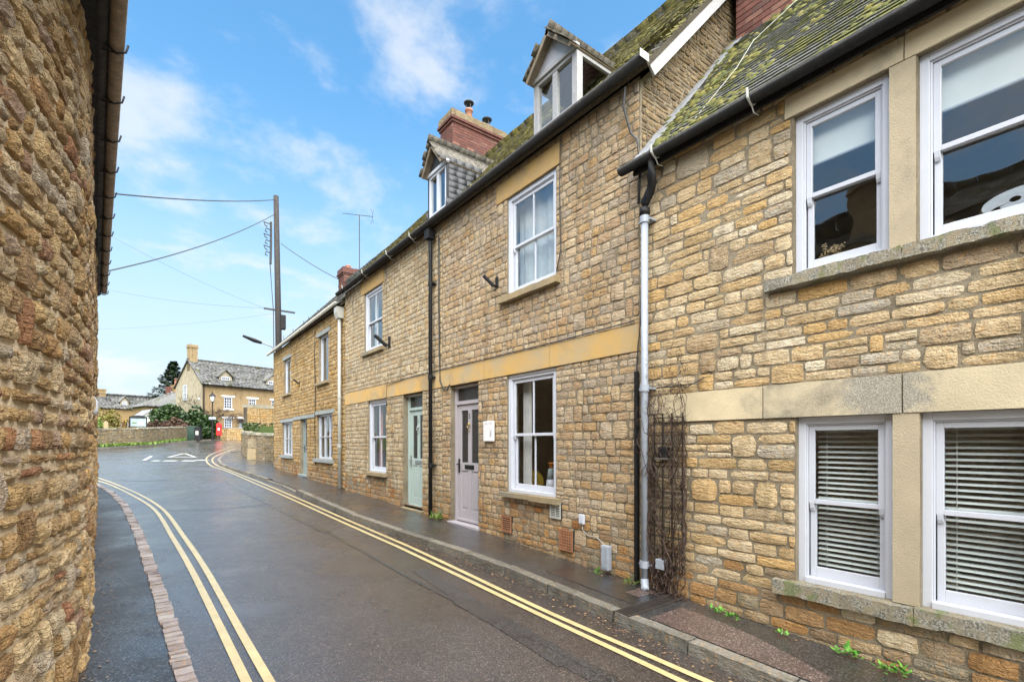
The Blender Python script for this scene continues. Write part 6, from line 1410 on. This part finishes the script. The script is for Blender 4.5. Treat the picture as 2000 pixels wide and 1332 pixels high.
# lantern
x, y = U(415, 46); pz = P(y); t = thing('street_lamp', 'old black street lantern on a post before the large house', 'street lamp', (x, y, pz)); zl = HZ(784, 46) - pz
m = MB(); m.tube([(0, 0, 0), (0, 0, 1.0), (0, 0, zl)], [.10, .06, .045], 10); m.obj('post', 'black_iron', t); m = MB(); m.lathe([(.10, zl), (.22, zl + .48)], 6); m.obj('glass', 'fabric_white', t)
m = MB(); m.lathe([(.30, zl + .48), (.10, zl + .72), (.04, zl + .78), (.05, zl + .9)], 6); m.box(-.13, .13, -.13, .13, zl - .05, zl)
for k in range(6): a = k * math.pi / 3; m.tube([(.10 * math.cos(a), .10 * math.sin(a), zl), (.23 * math.cos(a), .23 * math.sin(a), zl + .48)], .018, 4)
m.obj('lantern_frame', 'black_iron', t)
ft = Matrix.Rotation(-AL, 4, 'Z')
m = MB(); zs = HZ(817, 46) - pz; m.box(-.28, .28, -.06, -.04, zs - .09, zs + .11); o = m.obj('name_plate', 'white_paint', t); o.rotation_euler = (0, 0, -AL + .3); m = MB(); m.box(-.26, .26, -.068, -.061, zs - .05, zs - .0); o = m.obj('name_lettering', 'blue', t); o.rotation_euler = (0, 0, -AL + .3)
# post box
x, y = U(428, 48.5); pz = P(y); t = thing('post_box', 'small red post box on a pole in front of the low wall', 'post box', (x, y, pz), -AL + .35)
zc = HZ(838, 48.5) - pz; m = MB(); m.prism([(-.22, zc - .62), (.22, zc - .62), (.22, zc + .48), (.12, zc + .60), (0, zc + .64), (-.12, zc + .60), (-.22, zc + .48)], 'y', -.18, .18); m.obj('box', 'red', t, bevel=.02); MB().box(-.08, .08, -.20, -.181, zc - .12, zc + .10).obj('notice', 'fabric_white', t); MB().box(-.16, .16, -.20, -.181, zc + .24, zc + .30).obj('slot', 'dark', t); MB().box(-.05, .05, -.05, .05, 0, zc - .62).obj('post', 'black_iron', t)
# bins
x, y = U(376, 45); t = thing('litter_bin', 'dark green litter bin at the end of the far wall', 'bin', (x, y, P(y)), -AL + .2); MB().box(-.33, .33, -.3, .3, 0.02, 1.15).obj('body', 'bin_green', t, bevel=.03); MB().box(-.36, .36, -.33, .33, 1.15, 1.27).obj('lid', 'bin_green', t, bevel=.03)
x, y = U(387, 44.6); t = thing('litter_bin', 'black bin with pale notice beside the dark green bin', 'bin', (x, y, P(y)), -AL + .2); MB().box(-.24, .24, -.24, .24, 0.02, 1.1).obj('body', 'black_iron', t, bevel=.03); MB().box(-.27, .27, -.27, .27, 1.1, 1.2).obj('lid', 'black_iron', t, bevel=.03); MB().box(-.12, .12, -.255, -.243, .5, .85).obj('notice', 'pipe_pale', t)
# noticeboard
x, y = U(270, 43); pz = P(y); t = thing('notice_board', 'black framed village noticeboard with pale blue poster behind the far wall', 'notice board', (x, y, pz), -AL + .35); zb, zt = HZ(833.5, 43) - pz, HZ(816, 43) - pz
MB().box(-.55, .55, -.02, .02, zb + .05, zt - .05).obj('poster', 'screen', t); m = MB(); m.box(-.66, -.58, -.05, .05, -.0, zt + .05).box(.58, .66, -.05, .05, 0, zt + .05).box(-.58, .58, -.05, .05, zb - .04, zb + .04).box(-.58, .58, -.05, .05, zt - .04, zt + .04); m.prism([(-.70, zt + .05), (.70, zt + .05), (.45, zt + .17), (0, zt + .22), (-.45, zt + .17)], 'y', -.08, .08); m.obj('frame', 'black_iron', t)
for k, (a, b, c_, d_, mt) in enumerate(((-.45, -.1, .35, .55, 'grass_leaf'), (-.02, .42, .1, .5, 'white_paint'), (-.4, -.1, .1, .3, 'pipe_grey'))): hh = zt - zb; MB().box(a, b, -.026 - .001 * k, -.021, zb + .1 + c_ * hh * .7, zb + .1 + d_ * hh * .7).obj('notice', mt, t)
x, y = U(207, 41.5); t = thing('stone_post', 'small pale stone post behind the far wall on the left', 'post', (x, y, P(y))); MB().prism([(-.16, 0), (.16, 0), (.16, 1.45), (0, 1.62), (-.16, 1.45)], 'y', -.12, .12).obj('shaft', 'sill_plain', t, bevel=.02)
print('objects', len(bpy.data.objects), 'polys', sum(len(m.polygons) for m in bpy.data.meshes))
